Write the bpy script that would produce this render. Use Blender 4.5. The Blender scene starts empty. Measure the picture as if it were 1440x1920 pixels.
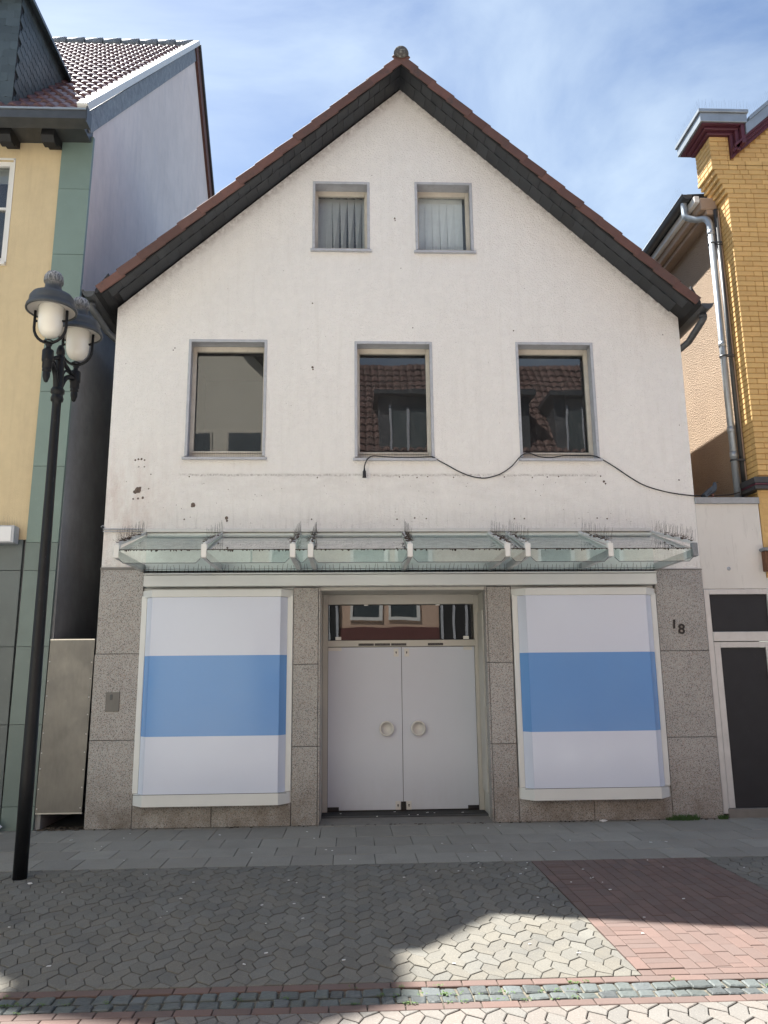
import bpy, bmesh, math, random
from mathutils import Vector, Matrix
from mathutils.geometry import tessellate_polygon
rnd = random.Random(7)
sc = bpy.context.scene
col = sc.collection
R_ = math.radians

# ------------------------------------------------------------------ camera
CAM = Vector((0.0, -10.0, 1.745))
YAW, PITCH, ROLL, FPX = 0.0433082, 0.2035686, -0.00987762, 1481.511   # focal length in pixels of a 1440x1920 frame
cy_, sy_ = math.cos(YAW), math.sin(YAW); cp_, sp_ = math.cos(PITCH), math.sin(PITCH)
fw = Vector((sy_*cp_, cy_*cp_, sp_)); r0 = Vector((cy_, -sy_, 0)); u0 = r0.cross(fw)
cr_, sr_ = math.cos(ROLL), math.sin(ROLL)
rt = cr_*r0 + sr_*u0; up = -sr_*r0 + cr_*u0
cd = bpy.data.cameras.new('camera'); cam = bpy.data.objects.new('camera', cd); col.objects.link(cam)
cam.matrix_world = Matrix(((rt.x, up.x, -fw.x, CAM.x), (rt.y, up.y, -fw.y, CAM.y), (rt.z, up.z, -fw.z, CAM.z), (0, 0, 0, 1)))
cd.sensor_fit = 'VERTICAL'; cd.sensor_height = 24.0; cd.sensor_width = 18.0
cd.lens = FPX/1920*24.0
cd.clip_start = 0.05; cd.clip_end = 2000
sc.camera = cam
def project(p):
    d = Vector(p) - CAM; z = d.dot(fw)
    if z < 0.1: return None
    return 720 + FPX*d.dot(rt)/z, 960 - FPX*d.dot(up)/z, z

# ------------------------------------------------------------------ sky and sun
SX, SY = 0.43, 0.418                      # shadow shift per metre of height: to the right, and out into the street
to_sun = Vector((-SX, SY, 1.0)).normalized()
EL = math.asin(to_sun.z); AZ = math.atan2(to_sun.x, to_sun.y)
w = bpy.data.worlds.new('World'); sc.world = w; w.use_nodes = True
nt = w.node_tree; nt.nodes.clear()
def N(t, ty, **kw):
    n = t.nodes.new(ty)
    for k, v in kw.items(): setattr(n, k, v)
    return n
sky = N(nt, 'ShaderNodeTexSky', sky_type='NISHITA', sun_disc=False, sun_elevation=EL, sun_rotation=AZ)
sky.altitude = 100; sky.air_density = 1.0; sky.dust_density = 0.5; sky.ozone_density = 0.9
tc = N(nt, 'ShaderNodeTexCoord')
mp = N(nt, 'ShaderNodeMapping'); mp.inputs['Scale'].default_value = (1.0, 1.0, 1.9); mp.inputs['Rotation'].default_value = (0.1, 0.35, 0.4)
n1 = N(nt, 'ShaderNodeTexNoise'); n1.inputs['Scale'].default_value = 2.2; n1.inputs['Detail'].default_value = 8; n1.inputs['Roughness'].default_value = 0.56; n1.inputs['Distortion'].default_value = 0.5
cr = N(nt, 'ShaderNodeValToRGB'); cr.color_ramp.elements[0].position = 0.40; cr.color_ramp.elements[1].position = 0.74
cr.color_ramp.elements[0].color = (0.02, 0.02, 0.02, 1); cr.color_ramp.elements[1].color = (0.72, 0.72, 0.72, 1)
mx = N(nt, 'ShaderNodeMix', data_type='RGBA'); mx.inputs['B'].default_value = (5.4, 6.3, 7.0, 1)
bg = N(nt, 'ShaderNodeBackground'); bg.inputs['Strength'].default_value = 0.055
wo = N(nt, 'ShaderNodeOutputWorld')
L = nt.links.new
L(tc.outputs['Generated'], mp.inputs['Vector']); L(mp.outputs['Vector'], n1.inputs['Vector']); L(n1.outputs['Fac'], cr.inputs['Fac'])
L(cr.outputs['Color'], mx.inputs['Factor']); L(sky.outputs['Color'], mx.inputs['A']); L(mx.outputs['Result'], bg.inputs['Color']); L(bg.outputs['Background'], wo.inputs['Surface'])
sd = bpy.data.lights.new('sun', 'SUN'); sd.energy = 4.6; sd.angle = R_(0.7); sd.color = (1.0, 0.965, 0.905)
so = bpy.data.objects.new('sun', sd); col.objects.link(so)
so.rotation_euler = to_sun.to_track_quat('Z', 'Y').to_euler(); so.location = (-8, 12, 30)
sc.view_settings.view_transform = 'Standard'; sc.view_settings.look = 'None'
sc.view_settings.exposure = 1.74; sc.view_settings.gamma = 1.0; sc.view_settings.use_curve_mapping = False
sc.render.engine = 'CYCLES'
sc.cycles.max_bounces = 8; sc.cycles.diffuse_bounces = 4; sc.cycles.transparent_max_bounces = 16
sc.cycles.use_denoising = True; sc.cycles.sample_clamp_indirect = 8
sc.cycles.caustics_reflective = False; sc.cycles.caustics_refractive = False

# ------------------------------------------------------------------ materials
def lin(r, g, b):
    f = lambda c: (c/255/12.92 if c/255 <= 0.04045 else ((c/255+0.055)/1.055)**2.4)
    return (f(r), f(g), f(b))
class Mat:
    """small helper round a Principled material"""
    def __init__(s, name, base, rough=0.6, metal=0.0, spec=0.5, obj=True):
        s.m = bpy.data.materials.new(name); s.m.use_nodes = True; s.t = s.m.node_tree
        s.p = s.t.nodes['Principled BSDF']; s.out = s.t.nodes['Material Output']
        s.p.inputs['Base Color'].default_value = (*base, 1); s.p.inputs['Roughness'].default_value = rough
        s.p.inputs['Metallic'].default_value = metal; s.p.inputs['Specular IOR Level'].default_value = spec
        s.c = None; s.base = base; s.geo = None; s.bumps = None
    def L(s, a, b): s.t.links.new(a, b)
    def pos(s):
        if not s.geo: s.geo = N(s.t, 'ShaderNodeNewGeometry')
        return s.geo.outputs['Position']
    def color(s):
        if s.c is None:
            n = N(s.t, 'ShaderNodeRGB'); n.outputs[0].default_value = (*s.base, 1); s.c = n.outputs[0]
        return s.c
    def setc(s, o): s.c = o; s.L(o, s.p.inputs['Base Color'])
    def noise(s, scale, detail=4, rough=0.55, stretch=None, dist=0.0):
        n = N(s.t, 'ShaderNodeTexNoise'); n.inputs['Scale'].default_value = scale; n.inputs['Detail'].default_value = detail
        n.inputs['Roughness'].default_value = rough; n.inputs['Distortion'].default_value = dist
        v = s.pos()
        if stretch:
            m = N(s.t, 'ShaderNodeMapping'); m.inputs['Scale'].default_value = stretch; s.L(v, m.inputs['Vector']); v = m.outputs['Vector']
        s.L(v, n.inputs['Vector']); return n.outputs['Fac']
    def voro(s, scale, feature='F1', out='Distance'):
        n = N(s.t, 'ShaderNodeTexVoronoi', feature=feature); n.inputs['Scale'].default_value = scale
        s.L(s.pos(), n.inputs['Vector']); return n.outputs[out]
    def ramp(s, f, a, b, lo=0.0, hi=1.0):
        n = N(s.t, 'ShaderNodeMapRange'); n.inputs['From Min'].default_value = a; n.inputs['From Max'].default_value = b
        n.inputs['To Min'].default_value = lo; n.inputs['To Max'].default_value = hi; s.L(f, n.inputs['Value']); return n.outputs['Result']
    def math(s, op, a, b=0.0, c=None):
        n = N(s.t, 'ShaderNodeMath', operation=op)
        for i, v in enumerate((a, b) if c is None else (a, b, c)):
            if isinstance(v, (int, float)): n.inputs[i].default_value = v
            else: s.L(v, n.inputs[i])
        return n.outputs[0]
    def xyz(s):
        n = N(s.t, 'ShaderNodeSeparateXYZ'); s.L(s.pos(), n.inputs[0]); return n.outputs
    def mix(s, fac, colr, mode='MIX'):
        """mix the present colour towards colr"""
        n = N(s.t, 'ShaderNodeMix', data_type='RGBA', blend_type=mode)
        if isinstance(fac, (int, float)): n.inputs['Factor'].default_value = fac
        else: s.L(fac, n.inputs['Factor'])
        s.L(s.color(), n.inputs['A'])
        if isinstance(colr, tuple): n.inputs['B'].default_value = (*colr, 1)
        else: s.L(colr, n.inputs['B'])
        s.setc(n.outputs['Result']); return s
    def vary(s, scale, amt, detail=5, stretch=None):
        """brightness mottling"""
        f = s.ramp(s.noise(scale, detail, 0.6, stretch), 0.25, 0.75, 1-amt, 1+amt)
        n = N(s.t, 'ShaderNodeCombineColor'); [s.L(f, n.inputs[i]) for i in range(3)]
        return s.mix(1.0, n.outputs[0], 'MULTIPLY')
    def rand(s):
        o = N(s.t, 'ShaderNodeObjectInfo')
        if not s.geo: s.pos()
        return s.math('FRACT', s.math('ADD', o.outputs['Random'], s.geo.outputs['Random Per Island']))
    def piece(s, amt, hue=None, huef=0.5):
        """each piece a little lighter or darker"""
        r = s.rand(); f = s.ramp(r, 0, 1, 1-amt, 1+amt)
        n = N(s.t, 'ShaderNodeCombineColor'); [s.L(f, n.inputs[i]) for i in range(3)]
        s.mix(1.0, n.outputs[0], 'MULTIPLY')
        if hue:
            r2 = s.math('FRACT', s.math('MULTIPLY', r, 7.31)); s.mix(s.math('MULTIPLY', r2, huef), hue)
        return s
    def bump(s, f, dist=0.002, strength=1.0):
        b = N(s.t, 'ShaderNodeBump'); b.inputs['Distance'].default_value = dist; b.inputs['Strength'].default_value = strength
        s.L(f, b.inputs['Height'])
        if s.bumps is not None: s.L(s.bumps, b.inputs['Normal'])
        s.bumps = b.outputs[0]; s.L(s.bumps, s.p.inputs['Normal']); return s
    def roughv(s, scale, a, b):
        s.L(s.ramp(s.noise(scale, 4), 0.3, 0.7, a, b), s.p.inputs['Roughness']); return s
MT = {}
def simple(name, base, rough=0.6, metal=0.0, amt=0.08, scale=4.0, spec=0.5, bump=0.0, bscale=80):
    m = Mat(name, base, rough, metal, spec)
    if amt: m.vary(scale, amt)
    if bump: m.bump(m.noise(bscale, 3), bump)
    MT[name] = m.m; return m

# white scratch plaster of the gabled house
m = simple('white_plaster', (0.85, 0.835, 0.805), 0.9, amt=0.035, scale=0.55, spec=0.2)
m.vary(9, 0.03)
x, y, z = m.xyz()
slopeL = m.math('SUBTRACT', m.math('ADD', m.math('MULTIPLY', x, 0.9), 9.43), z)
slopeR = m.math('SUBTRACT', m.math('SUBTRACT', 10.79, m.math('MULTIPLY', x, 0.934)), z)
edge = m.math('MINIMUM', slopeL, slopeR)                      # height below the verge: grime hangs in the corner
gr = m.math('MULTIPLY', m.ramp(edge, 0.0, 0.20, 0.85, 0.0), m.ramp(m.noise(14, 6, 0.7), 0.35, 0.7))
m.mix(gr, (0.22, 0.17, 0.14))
wob = m.math('ADD', z, m.math('MULTIPLY', m.noise(3.0, 5), 0.05))
ln = m.math('ABSOLUTE', m.math('SUBTRACT', wob, 4.328))        # edge left by an old sign board
inx = m.math('MULTIPLY', m.ramp(x, -2.25, -2.1), m.ramp(x, 3.2, 3.35, 1, 0))
spk = m.ramp(m.noise(34, 6, 0.75), 0.42, 0.62)
m.mix(m.math('MULTIPLY', m.math('MULTIPLY', m.ramp(ln, 0.0, 0.022, 0.75, 0.0), inx), spk), (0.20, 0.17, 0.15))
m.mix(m.math('MULTIPLY', m.math('MULTIPLY', m.ramp(z, 3.7, 4.3, 0, 1), m.ramp(z, 4.33, 4.34, 1, 0)), m.math('MULTIPLY', inx, m.ramp(m.noise(2.6, 6, 0.7, (1, 1, 2)), 0.42, 0.75, 0, 0.30))), (0.42, 0.38, 0.34))
ll = m.math('MULTIPLY', m.ramp(x, -2.05, -2.75, 0, 1), m.math('MULTIPLY', m.ramp(z, 4.9, 4.2, 0, 1), m.ramp(m.noise(3.4, 6, 0.7, (1.5, 1, 0.5)), 0.4, 0.72, 0, 0.55)))
m.mix(ll, (0.55, 0.42, 0.37))
st = m.math('MULTIPLY', m.ramp(m.noise(7, 6, 0.75, (3.0, 1, 0.35)), 0.52, 0.75), m.math('MULTIPLY', m.ramp(z, 4.0, 3.55, 0, 0.55), 1.0))
m.mix(st, (0.33, 0.31, 0.28))
m.mix(m.ramp(m.noise(3.2, 7, 0.7, (3, 1, 0.22)), 0.52, 0.78, 0, 0.16), (0.45, 0.41, 0.36))
sp = m.math('MULTIPLY', m.ramp(m.noise(21, 2, 0.5), 0.74, 0.79), 0.7)
m.mix(sp, (0.25, 0.22, 0.2))
h = m.math('ADD', m.ramp(m.voro(46), 0.0, 0.6), m.math('MULTIPLY', m.noise(30, 6, 0.7), 1.6))
m.bump(h, 0.0055, 1.0)

def granite(name, base, dark, light, sc_=1.0):
    m = Mat(name, base, 0.62, 0, 0.4); MT[name] = m.m
    m.piece(0.10, (0.38, 0.345, 0.32), 0.3)
    c1 = m.voro(150*sc_, out='Color'); s1 = N(m.t, 'ShaderNodeSeparateColor'); m.L(c1, s1.inputs[0])
    m.mix(m.ramp(s1.outputs[0], 0.72, 0.78), dark)
    m.mix(m.ramp(s1.outputs[1], 0.74, 0.80), light)
    m.mix(m.math('MULTIPLY', m.ramp(s1.outputs[2], 0.78, 0.84), 0.6), (0.36, 0.26, 0.21))
    x, y, z = m.xyz()
    f = m.math('MULTIPLY', m.ramp(z, 0.75, 0.0, 0, 1), m.ramp(m.noise(3.5, 6, 0.7), 0.3, 0.7, 0, 0.85))
    m.mix(f, (0.12, 0.09, 0.065)); m.vary(2.0, 0.10)
    m.bump(m.noise(180, 2), 0.0008); return m
granite('granite', (0.385, 0.39, 0.38), (0.14, 0.138, 0.135), (0.47, 0.46, 0.44))
m = simple('white_metal', (0.74, 0.745, 0.72), 0.38, amt=0.05, scale=3); m.mix(m.ramp(m.noise(9, 7, 0.7), 0.56, 0.8, 0, 0.35), (0.35, 0.33, 0.29))
simple('clean_white_metal', (0.74, 0.76, 0.74), 0.35, amt=0.04, scale=2)
m = simple('beige_metal', (0.50, 0.49, 0.45), 0.42, amt=0.06, scale=3)
m = simple('grey_trim', (0.46, 0.48, 0.52), 0.5, amt=0.12, scale=7); m.mix(m.ramp(m.noise(22, 6, 0.7), 0.55, 0.75, 0, 0.5), (0.20, 0.19, 0.18))
m = simple('aged_frame', (0.64, 0.60, 0.52), 0.5, amt=0.12, scale=8); m.mix(m.ramp(m.noise(16, 6, 0.7), 0.55, 0.78, 0, 0.4), (0.25, 0.21, 0.17))
m = simple('white_film', (0.69, 0.75, 0.88), 0.16, amt=0.02, scale=0.8); m.roughv(2.5, 0.10, 0.24); m.bump(m.noise(1.3, 2), 0.004)
m = simple('blue_film', (0.155, 0.35, 0.71), 0.16, amt=0.02, scale=0.8); m.roughv(2.5, 0.10, 0.24); m.bump(m.noise(1.3, 2), 0.004)
m = simple('door_panel', (0.575, 0.62, 0.70), 0.20, amt=0.02, scale=1.2); x, y, z = m.xyz(); m.mix(m.math('MULTIPLY', m.ramp(z, 0.6, 0.07, 0, 1), m.ramp(m.noise(4, 7, 0.75, (2, 1, 0.7)), 0.4, 0.75, 0, 0.16)), (0.33, 0.31, 0.28)); m.roughv(1.5, 0.17, 0.26)
simple('bell_plate', (0.15, 0.145, 0.135), 0.5, amt=0.1, scale=12)
simple('handle_white', (0.62, 0.62, 0.60), 0.3, amt=0.05)
simple('black_metal', (0.018, 0.019, 0.022), 0.4, amt=0.1)
simple('black_rubber', (0.012, 0.012, 0.013), 0.55, amt=0.1)
m = simple('dark_mat', (0.035, 0.035, 0.035), 0.85, amt=0.2, scale=30); m.bump(m.noise(160, 3), 0.002)
m = simple('step_concrete', (0.20, 0.19, 0.175), 0.9, amt=0.15, scale=5); m.bump(m.noise(120, 4), 0.0015)
m = simple('roof_tile', (0.135, 0.066, 0.052), 0.7, amt=0.14, scale=9); m.piece(0.2, (0.10, 0.06, 0.05), 0.5); m.mix(m.ramp(m.noise(7, 6, 0.7), 0.55, 0.72, 0, 0.7), (0.05, 0.045, 0.04)); m.bump(m.noise(60, 4), 0.002)
m = simple('mossy_tile', (0.10, 0.09, 0.08), 0.9, amt=0.3, scale=20); m.mix(m.ramp(m.noise(26, 4), 0.55, 0.62, 0, 0.8), (0.30, 0.29, 0.24)); m.bump(m.noise(50, 4), 0.004)
m = simple('verge_slate', (0.030, 0.035, 0.042), 0.5, amt=0.12, scale=6); m.piece(0.25); m.bump(m.noise(40, 4), 0.002)
m = simple('dark_board', (0.015, 0.016, 0.018), 0.7, amt=0.2, scale=5)
m = simple('gutter_zinc', (0.075, 0.08, 0.085), 0.45, 0.4, amt=0.2, scale=6)
m = simple('bright_zinc', (0.36, 0.40, 0.43), 0.42, 0.55, amt=0.14, scale=5); m.mix(m.ramp(m.noise(3, 5, 0.65, (2, 2, 0.4)), 0.5, 0.7, 0, 0.3), (0.2, 0.21, 0.22))
m = simple('pale_zinc', (0.30, 0.35, 0.40), 0.5, 0.3, amt=0.12, scale=3)
m = simple('cream_plaster', (0.62, 0.505, 0.315), 0.9, amt=0.07, scale=0.9); m.vary(8, 0.04); m.mix(m.ramp(m.noise(2.2, 7, 0.72, (3.5, 2, 0.35)), 0.48, 0.78, 0, 0.42), (0.40, 0.31, 0.21)); m.mix(m.ramp(m.noise(17, 3), 0.74, 0.78, 0, 0.5), (0.25, 0.19, 0.12)); m.bump(m.noise(90, 4), 0.003)
m = simple('green_stone', (0.175, 0.245, 0.22), 0.45, amt=0.08, scale=2.2); m.piece(0.09); m.mix(m.ramp(m.noise(12, 6, 0.7), 0.6, 0.75, 0, 0.3), (0.30, 0.36, 0.33)); m.mix(m.ramp(m.noise(30, 3), 0.72, 0.76, 0, 0.6), (0.05, 0.06, 0.06))
m = simple('dark_green_stone', (0.125, 0.170, 0.160), 0.4, amt=0.12, scale=2.5); m.piece(0.1); m.mix(m.ramp(m.noise(10, 6, 0.7), 0.6, 0.78, 0, 0.3), (0.20, 0.235, 0.225))
m = simple('dark_stone', (0.085, 0.105, 0.108), 0.35, amt=0.14, scale=2.5); m.piece(0.12); m.mix(m.ramp(m.noise(10, 6, 0.7), 0.6, 0.78, 0, 0.3), (0.17, 0.19, 0.19))
m = simple('lavender_render', (0.88, 0.79, 0.77), 0.9, amt=0.08, scale=0.7); m.mix(m.ramp(m.noise(1.6, 7, 0.72, (2, 2.5, 0.4)), 0.48, 0.8, 0, 0.35), (0.50, 0.47, 0.52)); m.vary(5, 0.04); m.bump(m.noise(70, 4), 0.003)
m = simple('dark_grey_render', (0.27, 0.28, 0.295), 0.9, amt=0.22, scale=1.2); m.vary(6, 0.1); m.mix(m.ramp(m.noise(2, 6, 0.7, (2, 2, 0.5)), 0.5, 0.75, 0, 0.4), (0.24, 0.22, 0.22)); m.bump(m.noise(60, 4), 0.004)
m = simple('glazed_tile', (0.13, 0.06, 0.06), 0.4, amt=0.14, scale=9); m.piece(0.2, (0.10, 0.06, 0.07), 0.5); m.roughv(20, 0.34, 0.5)
m = simple('dormer_slate', (0.055, 0.075, 0.088), 0.5, amt=0.12, scale=6); m.piece(0.22); m.bump(m.noise(50, 3), 0.002)
m = simple('lead_flashing', (0.26, 0.28, 0.30), 0.6, 0.2, amt=0.2, scale=9); m.mix(m.ramp(m.noise(7, 7, 0.8), 0.45, 0.62, 0, 0.6), (0.13, 0.145, 0.17)); m.mix(m.ramp(m.noise(11, 6, 0.7), 0.55, 0.7, 0, 0.5), (0.46, 0.48, 0.50)); m.bump(m.noise(14, 5), 0.02)
simple('brown_timber', (0.13, 0.055, 0.04), 0.7, amt=0.2, scale=5)
m = simple('yellow_brick', (0.67, 0.45, 0.18), 0.75, amt=0.07, scale=3); m.piece(0.09, (0.55, 0.33, 0.13), 0.4); m.vary(24, 0.06); m.mix(m.ramp(m.noise(28, 4, 0.6), 0.70, 0.75, 0, 0.75), (0.09, 0.06, 0.04)); m.bump(m.noise(60, 4), 0.003)
m = simple('yellow_mortar', (0.40, 0.23, 0.075), 0.9, amt=0.1, scale=6)
simple('maroon_paint', (0.10, 0.028, 0.045), 0.5, amt=0.1)
m = simple('pebble_render', (0.42, 0.315, 0.225), 0.95, amt=0.08, scale=2); m.mix(m.ramp(m.noise(75, 5, 0.7), 0.52, 0.72, 0, 0.7), (0.20, 0.13, 0.09)); m.bump(m.math('ADD', m.voro(60), m.noise(45, 5, 0.7)), 0.02)
m = simple('soffit_board', (0.36, 0.27, 0.205), 0.7, amt=0.1, scale=4)
m = simple('annex_plaster', (0.72, 0.70, 0.655), 0.85, amt=0.06, scale=1.6); m.mix(m.ramp(m.noise(5, 6, 0.7, (2.5, 2.5, 0.35)), 0.55, 0.76, 0, 0.4), (0.33, 0.31, 0.28)); m.mix(m.ramp(m.noise(24, 3), 0.73, 0.77, 0, 0.5), (0.2, 0.18, 0.15)); m.bump(m.noise(80, 3), 0.001)
m = simple('anthracite_sheet', (0.016, 0.017, 0.021), 0.62, amt=0.2, scale=5); m.mix(m.ramp(m.noise(40, 4, 0.6, (2, 2, 0.25)), 0.70, 0.76, 0, 0.5), (0.16, 0.16, 0.16))
m = simple('aluminium', (0.58, 0.60, 0.60), 0.4, 0.35, amt=0.1, scale=4); m.mix(m.ramp(m.noise(7, 6, 0.7, (2, 2, 0.5)), 0.55, 0.78, 0, 0.4), (0.30, 0.28, 0.25))
m = simple('brushed_steel', (0.155, 0.148, 0.138), 0.48, 0.55, amt=0.14, scale=2.2); m.vary(30, 0.08, 4, (1, 1, 0.3)); m.roughv(3, 0.34, 0.55)
simple('rivet_steel', (0.55, 0.53, 0.5), 0.3, 0.9, amt=0)
m = simple('lamp_iron', (0.008, 0.009, 0.011), 0.45, amt=0.2, scale=12, spec=0.25); m.mix(m.ramp(m.noise(18, 5, 0.7, (2, 2, 0.6)), 0.62, 0.75, 0, 0.35), (0.12, 0.12, 0.13))
m = simple('lamp_cap', (0.05, 0.056, 0.062), 0.5, amt=0.2, scale=14); x, y, z = m.xyz(); m.mix(m.math('MULTIPLY', m.ramp(z, 5.56, 5.70), m.ramp(m.noise(36, 5, 0.7, (2.2, 2.2, 0.5)), 0.42, 0.58)), (0.45, 0.45, 0.46))
simple('lamp_reflector', (0.48, 0.45, 0.42), 0.5, amt=0.08)
m = simple('milk_glass', (0.72, 0.70, 0.63), 0.16, amt=0.03, scale=3); m.p.inputs['Subsurface Weight'].default_value = 0.0
m = simple('opal_panel', (0.68, 0.76, 0.74), 0.2, amt=0.03, scale=2); m.mix(m.ramp(m.noise(9, 6, 0.7, (1, 1, 2)), 0.55, 0.8, 0, 0.3), (0.30, 0.33, 0.28))
simple('cable_black', (0.012, 0.012, 0.013), 0.5, amt=0)
m = simple('twig', (0.085, 0.06, 0.045), 0.9, amt=0.2, scale=30)
simple('spike_wire', (0.17, 0.17, 0.17), 0.4, 0.6, amt=0)
simple('rusty_wire', (0.045, 0.042, 0.04), 0.7, amt=0)
m = simple('bounce_stone', (0.52, 0.52, 0.50), 0.85, amt=0.08, scale=3)  # kept pale to bounce sunlight from the unseen road
m = simple('plug_mortar', (0.15, 0.115, 0.095), 0.95, amt=0.45, scale=40); m.bump(m.noise(90, 4), 0.006)
simple('dirt', (0.06, 0.05, 0.04), 0.95, amt=0.2, scale=20)
m = simple('concrete_slab', (0.285, 0.272, 0.238), 0.9, amt=0.08, scale=3); m.piece(0.10, (0.17, 0.15, 0.13), 0.3); m.vary(60, 0.10, 3); m.mix(m.ramp(m.noise(2.2, 6, 0.7), 0.5, 0.75, 0, 0.3), (0.15, 0.14, 0.125)); m.bump(m.noise(220, 3), 0.001)
m = simple('grey_paver', (0.152, 0.148, 0.131), 0.88, amt=0.07, scale=1.6); m.piece(0.15, (0.175, 0.155, 0.12), 0.45); m.vary(85, 0.16, 3); m.mix(m.ramp(m.noise(150, 2), 0.64, 0.7, 0, 0.6), (0.36, 0.34, 0.30)); m.mix(m.ramp(m.noise(1.9, 7, 0.75), 0.50, 0.72, 0, 0.5), (0.095, 0.095, 0.095)); m.mix(m.ramp(m.noise(9, 5, 0.7), 0.66, 0.74, 0, 0.5), (0.07, 0.068, 0.062)); m.bump(m.noise(260, 3), 0.0014)
m = simple('light_paver', (0.175, 0.168, 0.155), 0.88, amt=0.08, scale=2.6); m.piece(0.08, (0.23, 0.18, 0.15), 0.4); m.vary(85, 0.16, 3); m.mix(m.ramp(m.noise(150, 2), 0.64, 0.7, 0, 0.6), (0.42, 0.40, 0.36)); m.bump(m.noise(260, 3), 0.0014)
m = simple('red_brick', (0.150, 0.098, 0.083), 0.85, amt=0.06, scale=5); m.piece(0.13, (0.13, 0.10, 0.09), 0.6); m.vary(70, 0.07, 3); m.bump(m.noise(200, 3), 0.0008)
m = simple('basalt', (0.095, 0.107, 0.11), 0.55, amt=0.15, scale=12); m.piece(0.28, (0.10, 0.12, 0.105), 0.5); m.bump(m.noise(40, 4), 0.006)
m = simple('joint_sand', (0.055, 0.052, 0.045), 1.0, amt=0.25, scale=20); m.mix(m.ramp(m.noise(30, 3), 0.55, 0.65, 0, 0.3), (0.10, 0.09, 0.07))
m = simple('gutter_joint', (0.17, 0.155, 0.12), 1.0, amt=0.25, scale=20); m.mix(m.ramp(m.noise(14, 3), 0.5, 0.6, 0, 0.7), (0.05, 0.045, 0.035))
m = simple('weed_leaf', (0.085, 0.155, 0.035), 0.7, amt=0.25, scale=30)
m = simple('grass_leaf', (0.055, 0.115, 0.03), 0.7, amt=0.25, scale=30)
simple('paper_white', (0.72, 0.72, 0.72), 0.8, amt=0.05)
simple('bag_plastic', (0.62, 0.68, 0.78), 0.35, amt=0.1, scale=14)
simple('number_iron', (0.02, 0.018, 0.018), 0.5, amt=0)
m = simple('pigeon_grey', (0.055, 0.07, 0.09), 0.6, amt=0.3, scale=40)
simple('pigeon_dark', (0.02, 0.024, 0.034), 0.5, amt=0.2, scale=30)
simple('pigeon_pink', (0.32, 0.13, 0.11), 0.6, amt=0)
m = simple('old_pantile', (0.105, 0.062, 0.053), 0.85, amt=0.14, scale=6); m.piece(0.2)
simple('grey_slate', (0.075, 0.08, 0.088), 0.6, amt=0.1)
simple('dark_room', (0.055, 0.055, 0.058), 0.95, amt=0.1)
simple('blind_fabric', (0.80, 0.82, 0.81), 0.9, amt=0.04)
simple('sign_lens', (0.75, 0.76, 0.78), 0.3, amt=0.02)
m = simple('plate_black', (0.02, 0.02, 0.021), 0.4, amt=0)
m.mix(m.ramp(m.noise(55, 2, 0.5, (3, 1, 1)), 0.56, 0.62, 0, 0.35), (0.30, 0.30, 0.30))
m = simple('tan_facade', (0.60, 0.43, 0.33), 0.9, amt=0.05, scale=2)
simple('oxblood_paint', (0.13, 0.045, 0.042), 0.7, amt=0.1)
m = simple('beige_facade', (0.72, 0.68, 0.58), 0.9, amt=0.04, scale=1)
simple('white_window', (0.75, 0.75, 0.73), 0.4, amt=0.03)
m = simple('rust_wood', (0.16, 0.075, 0.04), 0.8, amt=0.3, scale=25)

def glass(name, tint=(0.9, 0.93, 0.92), refl=0.10, dirt=0.0, dirtc=(0.3, 0.33, 0.28), wave=0.0, ior=1.5, grad=None):
    m = bpy.data.materials.new(name); m.use_nodes = True; t = m.node_tree; t.nodes.clear()
    o = N(t, 'ShaderNodeOutputMaterial'); tr = N(t, 'ShaderNodeBsdfTransparent'); tr.inputs[0].default_value = (*tint, 1)
    gl = N(t, 'ShaderNodeBsdfGlossy'); gl.inputs['Roughness'].default_value = 0.0
    fr = N(t, 'ShaderNodeFresnel'); fr.inputs['IOR'].default_value = ior
    ad = N(t, 'ShaderNodeMath', operation='ADD', use_clamp=True); ad.inputs[1].default_value = refl
    mx = N(t, 'ShaderNodeMixShader'); k = t.links.new
    k(fr.outputs[0], ad.inputs[0]); k(ad.outputs[0], mx.inputs[0]); k(tr.outputs[0], mx.inputs[1]); k(gl.outputs[0], mx.inputs[2])
    last = mx.outputs[0]; g = N(t, 'ShaderNodeNewGeometry')
    if wave:
        ns = N(t, 'ShaderNodeTexNoise'); ns.inputs['Scale'].default_value = 1.6; ns.inputs['Detail'].default_value = 1
        b = N(t, 'ShaderNodeBump'); b.inputs['Distance'].default_value = wave; k(g.outputs['Position'], ns.inputs['Vector']); k(ns.outputs['Fac'], b.inputs['Height']); k(b.outputs[0], gl.inputs['Normal'])
    if dirt:
        ns = N(t, 'ShaderNodeTexNoise'); ns.inputs['Scale'].default_value = 7; ns.inputs['Detail'].default_value = 8; ns.inputs['Roughness'].default_value = 0.7
        k(g.outputs['Position'], ns.inputs['Vector'])
        mr = N(t, 'ShaderNodeMapRange'); mr.inputs[1].default_value = 0.35; mr.inputs[2].default_value = 0.8; mr.inputs[3].default_value = dirt*0.5; mr.inputs[4].default_value = dirt*1.8
        k(ns.outputs['Fac'], mr.inputs[0]); df = N(t, 'ShaderNodeBsdfDiffuse'); df.inputs[0].default_value = (*dirtc, 1)
        m2 = N(t, 'ShaderNodeMixShader'); k(mr.outputs[0], m2.inputs[0]); k(last, m2.inputs[1]); k(df.outputs[0], m2.inputs[2]); last = m2.outputs[0]
    k(last, o.inputs['Surface']); MT[name] = m
glass('window_glass', (0.62, 0.66, 0.66), 0.075, dirt=0.045, dirtc=(0.5, 0.5, 0.5), wave=0.0014, ior=1.55)
glass('attic_glass', (0.86, 0.90, 0.91), 0.02, dirt=0.07, dirtc=(0.45, 0.5, 0.53), ior=1.5)
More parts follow.
